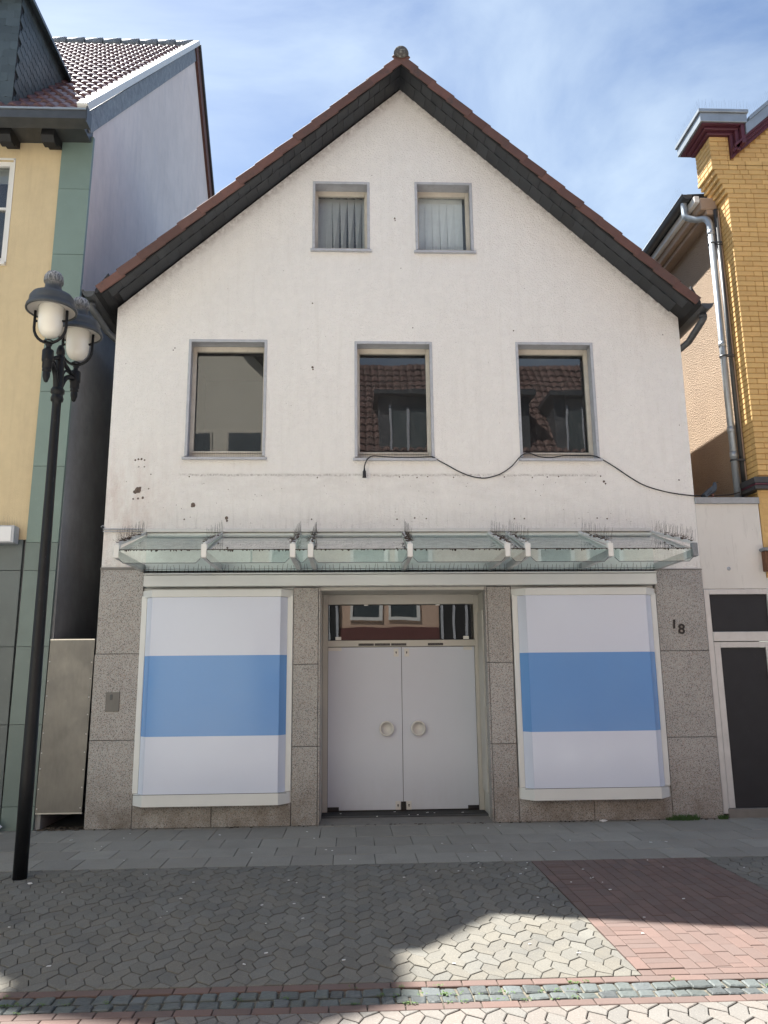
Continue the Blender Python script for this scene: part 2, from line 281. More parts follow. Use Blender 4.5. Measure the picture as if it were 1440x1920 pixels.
glass('canopy_glass', (0.74, 0.86, 0.82), 0.05, dirt=0.26, dirtc=(0.46, 0.50, 0.45))
glass('fascia_glass', (0.84, 0.94, 0.92), 0.07, dirt=0.12, dirtc=(0.55, 0.62, 0.60))
glass('transom_glass', (0.5, 0.52, 0.5), 0.09, wave=0.001)

# ------------------------------------------------------------------ geometry helpers
WL = {}                                                  # world location of every object
class MB:
    """collects shapes and links them as ONE mesh object"""
    def __init__(s): s.v = []; s.f = []; s.sm = []
    def add(s, vs, fs, smooth=False):
        o = len(s.v); s.v += [tuple(p) for p in vs]; s.f += [tuple(i+o for i in f) for f in fs]; s.sm += [smooth]*len(fs); return s
    def box(s, x0, x1, y0, y1, z0, z1, b=0.0):
        return s.obox(((x0+x1)/2, (y0+y1)/2, (z0+z1)/2), ((abs(x1-x0)/2, 0, 0), (0, abs(y1-y0)/2, 0), (0, 0, abs(z1-z0)/2)), b)
    def obox(s, c, ax, b=0.0):
        """box with half axes ax and a chamfer b"""
        c = Vector(c); A = [Vector(a) for a in ax]
        if b <= 0:
            vs = [c+A[0]*i+A[1]*j+A[2]*k for i in (-1, 1) for j in (-1, 1) for k in (-1, 1)]
            return s.add(vs, [(0, 1, 3, 2), (4, 6, 7, 5), (0, 4, 5, 1), (2, 3, 7, 6), (0, 2, 6, 4), (1, 5, 7, 3)])
        q = [max(0.0, 1-b/a.length) for a in A]
        vs = []; ix = {}
        for i in (-1, 1):
            for j in (-1, 1):
                for k in (-1, 1):
                    for ax_ in range(3):
                        t = [i*q[0], j*q[1], k*q[2]]; t[ax_] = (i, j, k)[ax_]
                        ix[(i, j, k, ax_)] = len(vs); vs.append(c+A[0]*t[0]+A[1]*t[1]+A[2]*t[2])
        fs = []
        S = (-1, 1)
        for a in S:
            fs.append(tuple(ix[(a, j, k, 0)] for j, k in ((-1, -1), (1, -1), (1, 1), (-1, 1))))
            fs.append(tuple(ix[(j, a, k, 1)] for j, k in ((-1, -1), (1, -1), (1, 1), (-1, 1))))
            fs.append(tuple(ix[(j, k, a, 2)] for j, k in ((-1, -1), (1, -1), (1, 1), (-1, 1))))
        for a in S:
            for c2 in S:
                fs.append((ix[(a, c2, -1, 0)], ix[(a, c2, 1, 0)], ix[(a, c2, 1, 1)], ix[(a, c2, -1, 1)]))
                fs.append((ix[(a, -1, c2, 0)], ix[(a, 1, c2, 0)], ix[(a, 1, c2, 2)], ix[(a, -1, c2, 2)]))
                fs.append((ix[(-1, a, c2, 1)], ix[(1, a, c2, 1)], ix[(1, a, c2, 2)], ix[(-1, a, c2, 2)]))
        for i in S:
            for j in S:
                for k in S: fs.append((ix[(i, j, k, 0)], ix[(i, j, k, 1)], ix[(i, j, k, 2)]))
        return s.add(vs, fs)
    def bar(s, p, q, w, h, b=0.0, upv=(0, 0, 1)):
        """straight bar of section w x h"""
        p, q = Vector(p), Vector(q); d = q-p; l = d.length; d = d/l; sd_ = d.cross(Vector(upv)).normalized(); u = sd_.cross(d)
        return s.obox((p+q)/2, (d*l/2, sd_*w/2, u*h/2), b)
    def tube(s, pts, r, n=8, cap=True, smooth=True):
        pts = [Vector(p) for p in pts]; rs = r if isinstance(r, (list, tuple)) else [r]*len(pts)
        vs = []; prev = None
        for i, p in enumerate(pts):
            d = (pts[min(i+1, len(pts)-1)]-pts[max(i-1, 0)]).normalized()
            a = prev if prev is not None else (Vector((0, 0, 1)) if abs(d.z) < 0.9 else Vector((1, 0, 0)))
            e1 = (a-d*a.dot(d)).normalized(); e2 = d.cross(e1); prev = e1
            vs += [p+(e1*math.cos(6.28318*k/n)+e2*math.sin(6.28318*k/n))*rs[i] for k in range(n)]
        fs = [(i*n+k, i*n+(k+1) % n, (i+1)*n+(k+1) % n, (i+1)*n+k) for i in range(len(pts)-1) for k in range(n)]
        s.add(vs, fs, smooth)
        if cap: s.add(vs[:n], [tuple(range(n))]); s.add(vs[-n:], [tuple(range(n))])
        return s
    def lathe(s, prof, c=(0, 0, 0), n=24, axis='z', smooth=True):
        vs = []
        for r, h in prof:
            for k in range(n):
                a = 6.28318*k/n; u, v = r*math.cos(a), r*math.sin(a)
                vs.append({'z': (c[0]+u, c[1]+v, c[2]+h), 'y': (c[0]+u, c[1]+h, c[2]+v), 'x': (c[0]+h, c[1]+u, c[2]+v)}[axis])
        fs = [(i*n+k, i*n+(k+1) % n, (i+1)*n+(k+1) % n, (i+1)*n+k) for i in range(len(prof)-1) for k in range(n)]
        return s.add(vs, fs, smooth)
    def sheet(s, rings, y, axis='y'):
        """flat polygon with holes: rings of (a, b) points"""
        P = [[Vector((a, b, 0)) for a, b in r] for r in rings]; tri = tessellate_polygon(P)
        flat = [p for r in P for p in r]
        vs = [{'y': (p.x, y, p.y), 'x': (y, p.x, p.y), 'z': (p.x, p.y, y)}[axis] for p in flat]
        return s.add(vs, [tuple(t) for t in tri])
    def prism(s, ring, a0, a1, axis='y'):
        """convex or concave outline extruded along an axis"""
        s.sheet([ring], a0, axis); s.sheet([ring], a1, axis)
        f = lambda p, a: {'y': (p[0], a, p[1]), 'x': (a, p[0], p[1]), 'z': (p[0], p[1], a)}[axis]
        n = len(ring); vs = [f(p, a0) for p in ring]+[f(p, a1) for p in ring]
        return s.add(vs, [(i, (i+1) % n, n+(i+1) % n, n+i) for i in range(n)])
    def mesh(s, name, mat):
        me = bpy.data.meshes.new(name); me.from_pydata(s.v, [], s.f)
        me.polygons.foreach_set('use_smooth', s.sm)
        bm = bmesh.new(); bm.from_mesh(me); bmesh.ops.remove_doubles(bm, verts=bm.verts, dist=1e-5); bmesh.ops.recalc_face_normals(bm, faces=bm.faces); bm.to_mesh(me); bm.free()
        me.materials.append(MT[mat]); return me
    def build(s, name, mat, parent=None, kind=None, label=None):
        return place(bpy.data.objects.new(name, s.mesh(name, mat)), parent, (0, 0, 0), kind, label)
def place(o, parent, loc, kind=None, label=None):
    """link o at a place in the world under its parent (no parent is ever turned)"""
    col.objects.link(o); loc = Vector(loc); WL[o.name] = loc.copy()
    if parent: o.parent = parent; o.location = loc-WL[parent.name]
    else: o.location = loc
    if kind: o['kind'] = kind
    if label: o['label'] = label
    return o
def inst(name, me, parent, loc, rot=(0, 0, 0), scale=None):
    o = bpy.data.objects.new(name, me); place(o, parent, loc); o.rotation_euler = rot
    if scale: o.scale = scale
    return o
def tag(o, label, cat, group=None):
    o['label'] = label; o['category'] = cat
    if group: o['group'] = group
    return o
def thing(name, label, cat, loc=(0, 0, 0), group=None):
    return tag(place(bpy.data.objects.new(name, None), None, loc), label, cat, group)
def setting(name, loc=(0, 0, 0)):
    return place(bpy.data.objects.new(name, None), None, loc, 'structure')
def arc(c, r, a0, a1, n, plane='xz'):
    out = []
    for i in range(n+1):
        a = R_(a0+(a1-a0)*i/n); u, v = r*math.cos(a), r*math.sin(a)
        out.append({'xz': (c[0]+u, c[1], c[2]+v), 'yz': (c[0], c[1]+u, c[2]+v), 'xy': (c[0]+u, c[1]+v, c[2])}[plane])
    return out
def spikes(mb, p, q, step, h, rnd_=rnd, lean=(0, -0.2, 1), r=0.0011, fan=0.3, base=True):
    """a strip of thin wire bird spikes from p to q"""
    p, q = Vector(p), Vector(q); n = max(2, int((q-p).length/step)); d = (q-p).normalized(); ln_ = Vector(lean).normalized()
    for i in range(n+1):
        a = p+(q-p)*(i/n); t = (ln_+d*rnd_.uniform(-fan, fan)+Vector((0, rnd_.uniform(-fan, fan)*0.5, 0))).normalized()
        b = a+t*h*rnd_.uniform(0.75, 1.1); e = d.cross(t).normalized()*r; f = d*r
        mb.add([a-f, a+f, a+e, b-f*0.6, b+f*0.6, b+e*0.6], [(0, 1, 4, 3), (1, 2, 5, 4), (2, 0, 3, 5)])
    if base: mb.bar(p, q, 0.012, 0.003)

# ------------------------------------------------------------------ ground, street and pavement
def clip(poly, planes):
    """cut a convex polygon by half planes a*x+b*y<=c"""
    for a, b, c in planes:
        out = []
        for i in range(len(poly)):
            p, q = poly[i], poly[(i+1) % len(poly)]; dp, dq = a*p[0]+b*p[1]-c, a*q[0]+b*q[1]-c
            if dp <= 0: out.append(p)
            if (dp < 0 < dq) or (dq < 0 < dp):
                t = dp/(dp-dq); out.append((p[0]+(q[0]-p[0])*t, p[1]+(q[1]-p[1])*t))
        poly = out
        if len(poly) < 3: return []
    return poly
def area(p): return abs(sum(p[i][0]*p[(i+1) % len(p)][1]-p[(i+1) % len(p)][0]*p[i][1] for i in range(len(p))))/2
def inset(poly, d, link=None):
    """move every edge of a convex polygon inwards by d"""
    s_ = sum(poly[i][0]*poly[(i+1) % len(poly)][1]-poly[(i+1) % len(poly)][0]*poly[i][1] for i in range(len(poly)))
    if s_ < 0: poly = poly[::-1]
    n = len(poly); E = []
    for i in range(n):
        (x0, y0), (x1, y1) = poly[i], poly[(i+1) % n]; l = math.hypot(x1-x0, y1-y0) or 1e-9; nx, ny = -(y1-y0)/l, (x1-x0)/l
        dd_ = d+(link if link and abs(x1-x0) > 0.6*abs(y1-y0) else 0)
        E.append((x0+nx*dd_, y0+ny*dd_, (x1-x0)/l, (y1-y0)/l))
    out = []
    for i in range(n):
        ax, ay, adx, ady = E[i-1]; bx, by, bdx, bdy = E[i]; den = adx*bdy-ady*bdx
        if abs(den) < 1e-4: out.append((bx, by)); continue
        t = ((bx-ax)*bdy-(by-ay)*bdx)/den; out.append((ax+adx*t, ay+ady*t))
    return out
def stone(poly, joint, ch, dep, mb=None, ztilt=None, z=0.0, link=None):
    """one paving stone: chamfered top, sides down into the joint"""
    a = inset(poly, joint/2, link); b = inset(poly, joint/2+ch, link); n = len(a); mb = mb or MB()
    zt = ztilt or (lambda x, y: 0.0)
    vs = [(x, y, z-dep) for x, y in a]+[(x, y, z-ch*0.8+zt(x, y)) for x, y in a]+[(x, y, z+zt(x, y)) for x, y in b]
    fs = [(i, (i+1) % n, n+(i+1) % n, n+i) for i in range(n)]+[(n+i, n+(i+1) % n, 2*n+(i+1) % n, 2*n+i) for i in range(n)]+[tuple(range(2*n, 3*n))]
    return mb.add(vs, fs)
def lay(name, rest, polys, mat, parent, joint, ch, limit, dep=0.018, wob=0.0015, tilt=0.006, link=None):
    """lay stones: those that show largest as objects of their own, the others joined"""
    seen = []; other = []
    for p in polys:
        cx = sum(q[0] for q in p)/len(p); cy = sum(q[1] for q in p)/len(p); s_ = project((cx, cy, 0))
        (seen if s_ and -40 < s_[0] < 1480 and -40 < s_[1] < 1950 else other).append((area(p)/((cy+10)**3) if s_ else 0, cx, cy, p))
    seen.sort(key=lambda t: -t[0]); other += seen[limit:]; cache = {}
    for _, cx, cy, p in seen[:limit]:
        key = tuple((round(q[0]-cx, 3), round(q[1]-cy, 3)) for q in p)
        if key not in cache: cache[key] = stone([(q[0]-cx, q[1]-cy) for q in p], joint, ch, dep, link=link).mesh(name, mat)
        inst(name, cache[key], parent, (cx, cy, rnd.uniform(-wob, wob)), (rnd.uniform(-tilt, tilt), rnd.uniform(-tilt, tilt), rnd.uniform(-0.012, 0.012)))
    if other:
        mb = MB()
        for _, cx, cy, p in other:
            a, b, c = rnd.uniform(-tilt, tilt), rnd.uniform(-tilt, tilt), rnd.uniform(-wob, wob)
            stone(p, joint, ch, dep, mb, lambda x, y: (x-cx)*a+(y-cy)*b+c, link=link)
        mb.build(rest, mat, parent, 'stuff')
def rect(x0, x1, y0, y1): return [(x0, y0), (x1, y0), (x1, y1), (x0, y1)]
HW, HP, HA, HX, HY = 0.1075, 0.186, 0.0185, -0.1655, -4.131
def hexes(x0, x1, y0, y1, cuts=()):
    """zigzag columns of six-sided stones, cut to a field"""
    out = []; pl = [(1, 0, x1), (-1, 0, -x0), (0, 1, y1), (0, -1, -y0)]+list(cuts)
    for k in range(int((x0-HX)/HW)-1, int((x1-HX)/HW)+2):
        xr, xl = HX+k*HW+HA, HX+k*HW-HA; xr2, xl2 = xr+HW, xl+HW
        for n in range(int((y0-HY)/HP)-2, int((y1-HY)/HP)+3):
            y = HY+n*HP
            lk = 0.34; xe = xr2+(xl2-xr2)*lk*2
            if k % 2 == 0: p = [(xr, y), (xe, y+HP*lk), (xl2, y+HP*.5), (xr2, y+HP), (xe, y+HP*(1+lk)), (xr, y+HP), (xl, y+HP*.5)]
            else: p = [(xr, y), (xe, y-HP*lk), (xr2, y), (xl2, y+HP*.5), (xe, y+HP*(1-lk)), (xr, y+HP), (xl, y+HP*.5)]
            p = clip(p, pl)
            if len(p) > 2 and area(p) > 0.0012: out.append(p)
    return out
def row(x0, x1, y0, y1, ln, off=0.0, var=0.0):
    out = []; x = x0-ln+(off % ln)
    while x < x1:
        l = ln*(1+rnd.uniform(-var, var)); a, b = max(x, x0), min(x+l, x1)
        if b-a > 0.03: out.append(rect(a, b, y0, y1))
        x += l
    return out
KT, KB, C2, C3, K2 = -4.962, -5.048, -5.168, -5.272, -5.360      # kerb bricks, two gutter rows, second kerb
WX0, WX1 = -13.0, 14.0
MB().add([(-400, -400, -0.05), (400, -400, -0.05), (400, 400, -0.05), (-400, 400, -0.05)], [(0, 1, 2, 3)]).build('ground', 'joint_sand', None, 'structure')
pav = setting('pavement', (0, -1, 0))
MB().box(WX0, WX1, -2.02, 0.9, -0.046, -0.016).build('bedding', 'joint_sand', pav)
P = []
for i, (a, b, o) in enumerate(((-0.735, -0.105, 0.10), (-1.205, -0.735, 0.27), (-1.598, -1.205, 0.05), (-2.02, -1.598, 0.215))):
    P += row(WX0, WX1, a, b, 0.405, o+0.02*i)
P += row(WX0, WX1, -0.105, 0.0, 0.16, 0.05, 0.3)
lay('paving_slab', 'paving_slabs', P, 'concrete_slab', pav, 0.006, 0.003, 130, tilt=0.003)
st1 = setting('street', (0, -3.5, 0))
MB().box(WX0, 1.715, KT, -2.0205, -0.046, -0.014).build('bedding', 'joint_sand', st1)
lay('paver', 'pavers', hexes(-9.0, 1.712, KT, -2.02), 'grey_paver', st1, 0.005, 0.003, 250, tilt=0.012, wob=0.0025, link=0.0015)
st2 = setting('street', (5, -3.5, 0))
MB().box(3.385, WX1, KT, -2.0205, -0.046, -0.014).build('bedding', 'joint_sand', st2)
lay('paver', 'pavers', hexes(3.388, 9.0, KT, -2.02), 'grey_paver', st2, 0.005, 0.003, 48, tilt=0.012, wob=0.0025, link=0.0015)
band = setting('brick_band', (2.5, -3.5, 0))
MB().box(1.7155, 3.3845, KT, -2.0205, -0.046, -0.014).build('bedding', 'joint_sand', band)
P = []
def colm(x0, x1, ln, off):
    y = -2.022-ln+off; y = y if y < -2.022 else -2.022
    tops = [-2.022]; yy = -2.022-(ln-off % ln)
    while yy > -4.872: tops.append(yy); yy -= ln
    tops.append(-4.872)
    return [rect(x0, x1, b, a) for a, b in zip(tops, tops[1:]) if a-b > 0.02]
P += colm(1.717, 1.805, 0.206, 0.05); P += colm(1.805, 2.011, 0.0885, 0.0)
nb = 14; wv = (3.383-2.011)/nb
for i in range(nb): P += colm(2.011+i*wv, 2.011+(i+1)*wv, 0.206, (i % 2)*0.103+0.03*(i % 3))
P += row(1.717, 3.383, KT, -4.872, 0.206, 0.08)
lay('brick', 'bricks', P, 'red_brick', band, 0.005, 0.003, 262)
gut = setting('gutter', (0, -5.2, 0))
MB().box(WX0, WX1, K2, KT-0.0005, -0.046, -0.014).build('bedding', 'gutter_joint', gut)
lay('brick', 'bricks', row(WX0, WX1, KB, KT, 0.206, 0.045)+row(WX0, WX1, K2, C3, 0.206, 0.11), 'red_brick', gut, 0.006, 0.004, 60)
P = []
for a, b, ln, o in ((C2, KB, 0.098, 0.0), (C3, C2, 0.098, 0.05)):
    for p in row(WX0, WX1, a, b, ln, o, 0.22):
        j = lambda: rnd.uniform(-0.007, 0.007)
        (xa, ya), (xb, _), (_, yb), _q = p; cxm = (xa+xb)/2
        P.append([(xa+j(), ya+0.008+j()), (cxm, ya+j()*0.5+0.004), (xb+j(), ya+0.008+j()), (xb+j(), yb-0.006+j()), (cxm, yb+j()*0.5-0.003), (xa+j(), yb-0.006+j())])
lay('cobblestone', 'cobblestones', P, 'basalt', gut, 0.012, 0.008, 120, wob=0.005, tilt=0.06, dep=0.02)
road = setting('road', (0, -8, 0))
MB().box(WX0, WX1, -11.3, K2-0.0005, -0.046, -0.0145).build('bedding', 'joint_sand', road)
P = hexes(-1.02, 6.0, -6.5, K2)
lay('paver', 'pavers', P, 'light_paver', road, 0.006, 0.004, 60, tilt=0.01, link=0.0015)
P = row(-6.0, -1.11, K2-0.088, K2, 0.206, 0.06)+[rect(-1.105, -1.022, K2-0.206*(i+1), K2-0.206*i) for i in range(5)]
for i in range(1, 12): P += row(-6.0, -1.11, K2-0.088*(i+1), K2-0.088*i, 0.206, 0.06+0.103*(i % 2))
lay('brick', 'bricks', P, 'red_brick', road, 0.006, 0.004, 30)
MB().box(WX0, WX1, -11.25, -6.5, -0.0135, 0.0).build('bounce_paving', 'bounce_stone', road)  # unseen pale strip, added to bounce sunlight up at the facade

# ------------------------------------------------------------------ the white gabled house
HXL, HXR = -3.125, 4.535
EZL, EZR = 6.62, 6.555
PKX, PKZ = 0.742, 10.10
house = thing('gabled_house', 'white plastered gable house with grey granite ground floor between the yellow neighbours', 'house', (0.7, 0, 0))
W1 = [(-2.155, -1.114, 6.176, 4.50), (0.057, 1.105, 6.165, 4.49), (2.245, 3.308, 6.172, 4.49)]     # x0, x1, top, sill underside
W2 = [(-0.524, 0.273, 8.57, 7.478), (0.911, 1.725, 8.585, 7.473)]
holes = [[(a, s+0.03), (b, s+0.03), (b, t), (a, t)] for a, b, t, s in W1+W2]
outer = [(HXL, 3.10), (HXR, 3.045), (HXR, EZR), (PKX, PKZ), (HXL, EZL)]
mb = MB(); mb.sheet([outer]+holes, 0.0)
for r in holes:                                            # plaster edge of each opening
    n = len(r); mb.add([(x, 0.0, z) for x, z in r]+[(x, 0.05, z) for x, z in r], [(i, (i+1) % n, n+(i+1) % n, n+i) for i in range(n)])
mb.add([(HXL, 0, 3.10), (HXR, 0, 3.045), (HXR, 0.06, 3.045), (HXL, 0.06, 3.10)], [(0, 1, 2, 3)])
mb.add([(HXR, 0, 3.045), (HXR, 0, EZR), (HXR, 9, EZR), (HXR, 9, 3.045)], [(0, 1, 2, 3)])
mb.add([(HXL, 0, 3.10), (HXL, 0, EZL), (HXL, 9, EZL), (HXL, 9, 3.10)], [(0, 1, 2, 3)])
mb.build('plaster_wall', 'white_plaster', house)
mb = MB()                                                  # masonry behind: closes the house
mb.sheet([[(HXL, 0), (-0.405, 0), (-0.405, 2.83), (1.73, 2.83), (1.73, 0), (HXR, 0), (HXR, 3.05), (HXL, 3.05)]], 0.055)
for xx in (HXL+0.003, HXR-0.003): mb.add([(xx, 0.03, 0), (xx, 9, 0), (xx, 9, 3.12), (xx, 0.03, 3.12)], [(0, 1, 2, 3)])
mb.sheet([[(HXL, 0), (HXR, 0), (HXR, EZR), (PKX, PKZ), (HXL, EZL)]], 9.0)
mb.build('back_wall', 'dark_grey_render', house)
mb = MB(); mb.box(HXL+0.03, HXR-0.03, 0.7, 8.9, 2.95, 3.05); mb.box(HXL+0.03, HXR-0.03, 0.3, 8.9, 6.7, 6.8); mb.build('floor', 'dark_room', house)
# openings: metal lined reveal, frame, pane, sill
def window(a, b, t, s, glassm, fw_=0.055, dep=0.20):
    w = MB()
    t1 = 0.036
    w.box(a, a+t1, -0.012, 0.0, s+0.06, t, 0.003); w.box(b-t1, b, -0.012, 0.0, s+0.06, t, 0.003); w.box(a+t1, b-t1, -0.012, 0.0, t-t1, t, 0.003)
    for x in (a+0.002, b-0.014): w.box(x, x+0.012, 0.0, dep+0.05, s+0.05, t-0.002)
    w.box(a+0.014, b-0.014, 0.0, dep+0.05, t-0.014, t-0.002)
    wo_ = w.build('window', 'grey_trim', house)
    f = MB(); i0, i1, k0, k1 = a+0.014, b-0.014, s+0.075, t-0.014
    fwt = 0.075
    f.box(i0, i0+fw_, dep, dep+0.06, k0, k1, 0.006); f.box(i1-fw_, i1, dep, dep+0.06, k0, k1, 0.006)
    f.box(i0+fw_, i1-fw_, dep, dep+0.06, k1-fwt, k1, 0.006); f.box(i0+fw_, i1-fw_, dep, dep+0.06, k0, k0+0.075, 0.006)
    f.box(i0+fw_-0.012, i1-fw_+0.012, dep-0.02, dep+0.02, k0+0.075, k0+0.10, 0.004)
    f.build('frame', 'aged_frame', wo_)
    g = MB(); g.add([(i0+fw_-0.01, dep+0.035, k0+0.06), (i1-fw_+0.01, dep+0.035, k0+0.06), (i1-fw_+0.01, dep+0.035, k1-fwt+0.01), (i0+fw_-0.01, dep+0.035, k1-fwt+0.01)], [(0, 1, 2, 3)])
    g.build('pane', glassm, wo_)
    l = MB(); l.add([(a-0.022, -0.055, s+0.03), (b+0.022, -0.055, s+0.03), (b+0.022, dep+0.02, s+0.075), (a-0.022, dep+0.02, s+0.075),
                     (a-0.022, -0.055, s), (b+0.022, -0.055, s), (b+0.022, dep+0.02, s+0.03), (a-0.022, dep+0.02, s+0.03)],
                    [(0, 1, 2, 3), (4, 5, 6, 7), (0, 1, 5, 4), (1, 2, 6, 5), (2, 3, 7, 6), (3, 0, 4, 7)])
    l.build('sill', 'grey_trim', wo_)
    sp = MB(); spikes(sp, (a+0.03, 0.01, s+0.045), (b-0.03, 0.01, s+0.045), 0.022, 0.085, lean=(0, -0.1, 1), fan=0.08, r=0.0009)
    sp.build('bird_spikes', 'spike_wire', wo_, 'stuff')
    rm = MB(); d0, d1 = dep+0.07, dep+1.6
    rm.add([(a-.1, d0, s-.1), (b+.1, d0, s-.1), (b+.1, d0, t+.1), (a-.1, d0, t+.1), (a-.1, d1, s-.1), (b+.1, d1, s-.1), (b+.1, d1, t+.1), (a-.1, d1, t+.1)],
           [(4, 5, 6, 7), (0, 1, 5, 4), (1, 2, 6, 5), (2, 3, 7, 6), (3, 0, 4, 7)])
    rm.build('interior', 'dark_room', wo_)
    return wo_, (i0+fw_, i1-fw_, k0+0.075, k1-fwt, dep)
for a, b, t, s in W1: window(a, b, t, s, 'window_glass')
for n, (a, b, t, s) in enumerate(W2):
    wo_, (x0, x1, z0, z1, dp) = window(a, b, t, s, 'attic_glass')
    nsl = 6; sw = (x1-x0)/nsl
    for i in range(nsl+1):                                   # vertical slat blind
        xc = x0+(i+0.4)*sw*0.97; skew = [0.2, 0.5, 0.85, 0.95, 0.95, 0.9, 0.4][i] if n == 0 else [0.2, 0.25, 0.3, 0.34, 0.2, 0.15, 0.9][i]
        if n == 1 and i == 6: continue
        b_ = MB(); wd = sw*0.50; dx, dy = wd*math.cos(skew), wd*math.sin(skew); tw = 0.25 if n == 0 else 0.08
        tx, ty = wd*math.cos(skew*tw), wd*math.sin(skew*tw)
        b_.add([(xc-dx, dp+0.11-dy, z0-0.05), (xc+dx, dp+0.11+dy, z0-0.05), (xc+tx, dp+0.11+ty, z1+0.03), (xc-tx, dp+0.11-ty, z1+0.03)], [(0, 1, 2, 3)])
        b_.build('blind_slat', 'blind_fabric', wo_)
# granite cladding: every slab its own piece, joints open
def slab(x0, x1, z0, z1, y0=-0.03, y1=0.05):
    MB().box(x0+0.003, x1-0.003, y0, y1, z0+0.003, z1-0.003, 0.003).build('granite_slab', 'granite', house)
for z0, z1 in ((0.0, 1.008), (1.008, 2.03), (2.03, 3.07)): slab(HXL-0.01 if z0 < 2 else HXL, -2.585, z0, z1)
for z0, z1 in ((0.0, 0.958), (0.958, 2.01), (2.01, 3.04)): slab(3.905, HXR-0.003, z0, z1)
for z0, z1 in ((0.0, 0.908), (0.908, 1.885), (1.885, 2.835)):
    slab(-0.715, -0.402, z0, z1); slab(1.727, 2.03, z0, z1)
    slab(-0.402, -0.373, z0, z1, -0.028, 0.16); slab(1.70, 1.727, z0, z1, -0.028, 0.16)
for x0, x1 in ((-2.585, -1.655), (-1.655, -0.715), (2.03, 2.945), (2.945, 3.905)): slab(x0, x1, 0.0, 0.27)
mb = MB(); mb.box(HXL-0.005, -2.57, -0.034, 0.0, 3.068, 3.10); mb.box(3.92, HXR, -0.034, 0.0, 3.037, 3.052); mb.build('plaster_stop', 'step_concrete', house)
# fascia beam over the shop front
mb = MB(); mb.box(-2.56, 3.89, -0.14, 0.05, 2.845, 2.985, 0.006); mb.box(-2.565, 3.895, -0.15, 0.05, 2.991, 3.01, 0.004); mb.build('fascia_beam', 'clean_white_metal', house)
# two bay display windows
def bay(xa, xb, fa, fb):
    B, F = 0.0, -0.16
    d = MB()
    def trap(z0, z1, o=0.0):
        d.prism([(xa-o, -0.0), (fa-o*0.5, F-o), (fb+o*0.5, F-o), (xb+o, -0.0), (xb+o, 0.05), (xa-o, 0.05)], z0, z1, 'z')
    trap(0.262, 0.393, 0.014); trap(2.712, 2.80, 0.012)
    for x, sx_ in ((xa, 1), (xb, -1)): d.obox((x+0.032*sx_, -0.022, 1.565), ((0.034, 0, 0), (0, 0.026, 0), (0, 0, 1.17)), 0.006)
    d.box(xa, xb, 0.03, 0.05, 0.26, 2.84)
    w_ = d.build('display_window', 'clean_white_metal', house)
    A0, A1 = Vector((xa+0.066, -0.040, 0)), Vector((fa, F, 0)); C1, C0 = Vector((fb, F, 0)), Vector((xb-0.066, -0.040, 0))
    z0, z1, zb0, zb1 = 0.395, 2.710, 1.052, 2.0
    for p, q in ((A0, A1), (A1, C1), (C1, C0)):
        n_ = (q-p).cross(Vector((0, 0, 1))).normalized(); n_ = n_ if n_.y < 0 else -n_
        e_ = (q-p).normalized()*0.0015
        for za, zb_, mt, nm in ((z0, zb0, 'white_film', 'white_panel'), (zb0, zb1, 'blue_film', 'blue_panel'), (zb1, z1, 'white_film', 'white_panel')):
            b_ = MB(); a_, c_ = p+e_, q-e_
            b_.obox((a_+c_)/2-n_*0.004+Vector((0, 0, (za+zb_)/2)), ((c_-a_)/2, n_*0.004, Vector((0, 0, (zb_-za)/2)))); b_.build(nm, mt, w_)
    g_ = MB(); g_.box(xa+0.04, xb-0.04, F-0.004, F-0.001, 0.393, 0.398)
    g_.build('seal', 'black_rubber', w_)
bay(-2.59, -0.72, -2.436, -0.864); bay(2.045, 3.895, 2.196, 3.722)
# recessed entrance
rc = MB(); rc.box(-0.405, 1.732, 0.0, 0.62, 2.80, 2.84)
rc.box(-0.405, -0.368, 0.16, 0.62, 0.0, 2.80); rc.box(1.712, 1.732, 0.16, 0.62, 0.0, 2.80); rc.build('recess_lining', 'beige_metal', house)
fr_ = MB(); b = 0.004
fr_.box(-0.366, -0.300, 0.58, 0.66, 0.02, 2.80, b); fr_.box(1.645, 1.712, 0.58, 0.66, 0.02, 2.80, b)
fr_.box(-0.300, 1.645, 0.58, 0.66, 2.672, 2.80, b); fr_.box(-0.300, 1.645, 0.575, 0.66, 2.115, 2.197, b)
fr_.box(1.690, 1.7115, 0.20, 0.58, 0.30, 2.55, 0.003)
fr_.build('door_frame', 'beige_metal', house)
tb = MB(); tb.box(-0.300, 1.645, 0.64, 0.65, 2.197, 2.672); tb.build('transom_backing', 'black_rubber', house)
tg = MB(); tg.add([(-0.29, 0.605, 2.205), (1.635, 0.605, 2.205), (1.635, 0.605, 2.66), (-0.29, 0.605, 2.66)], [(0, 1, 2, 3)])
tgo = tg.build('transom_window', 'transom_glass', house)
for x in (-0.20, 1.50): MB().box(x, x+0.075, 0.596, 0.603, 2.205, 2.245).build('clip', 'white_metal', tgo)
for x in (0.18, 1.14): MB().box(x, x+0.055, 0.596, 0.603, 2.655, 2.672).build('clip', 'white_metal', tgo)
for x in (0.103, 0.318, 0.534, 1.022):
    MB().box(x, x+0.203, 0.566, 0.5745, 2.126, 2.156, 0.002).build('small_plate', 'plate_black', house)
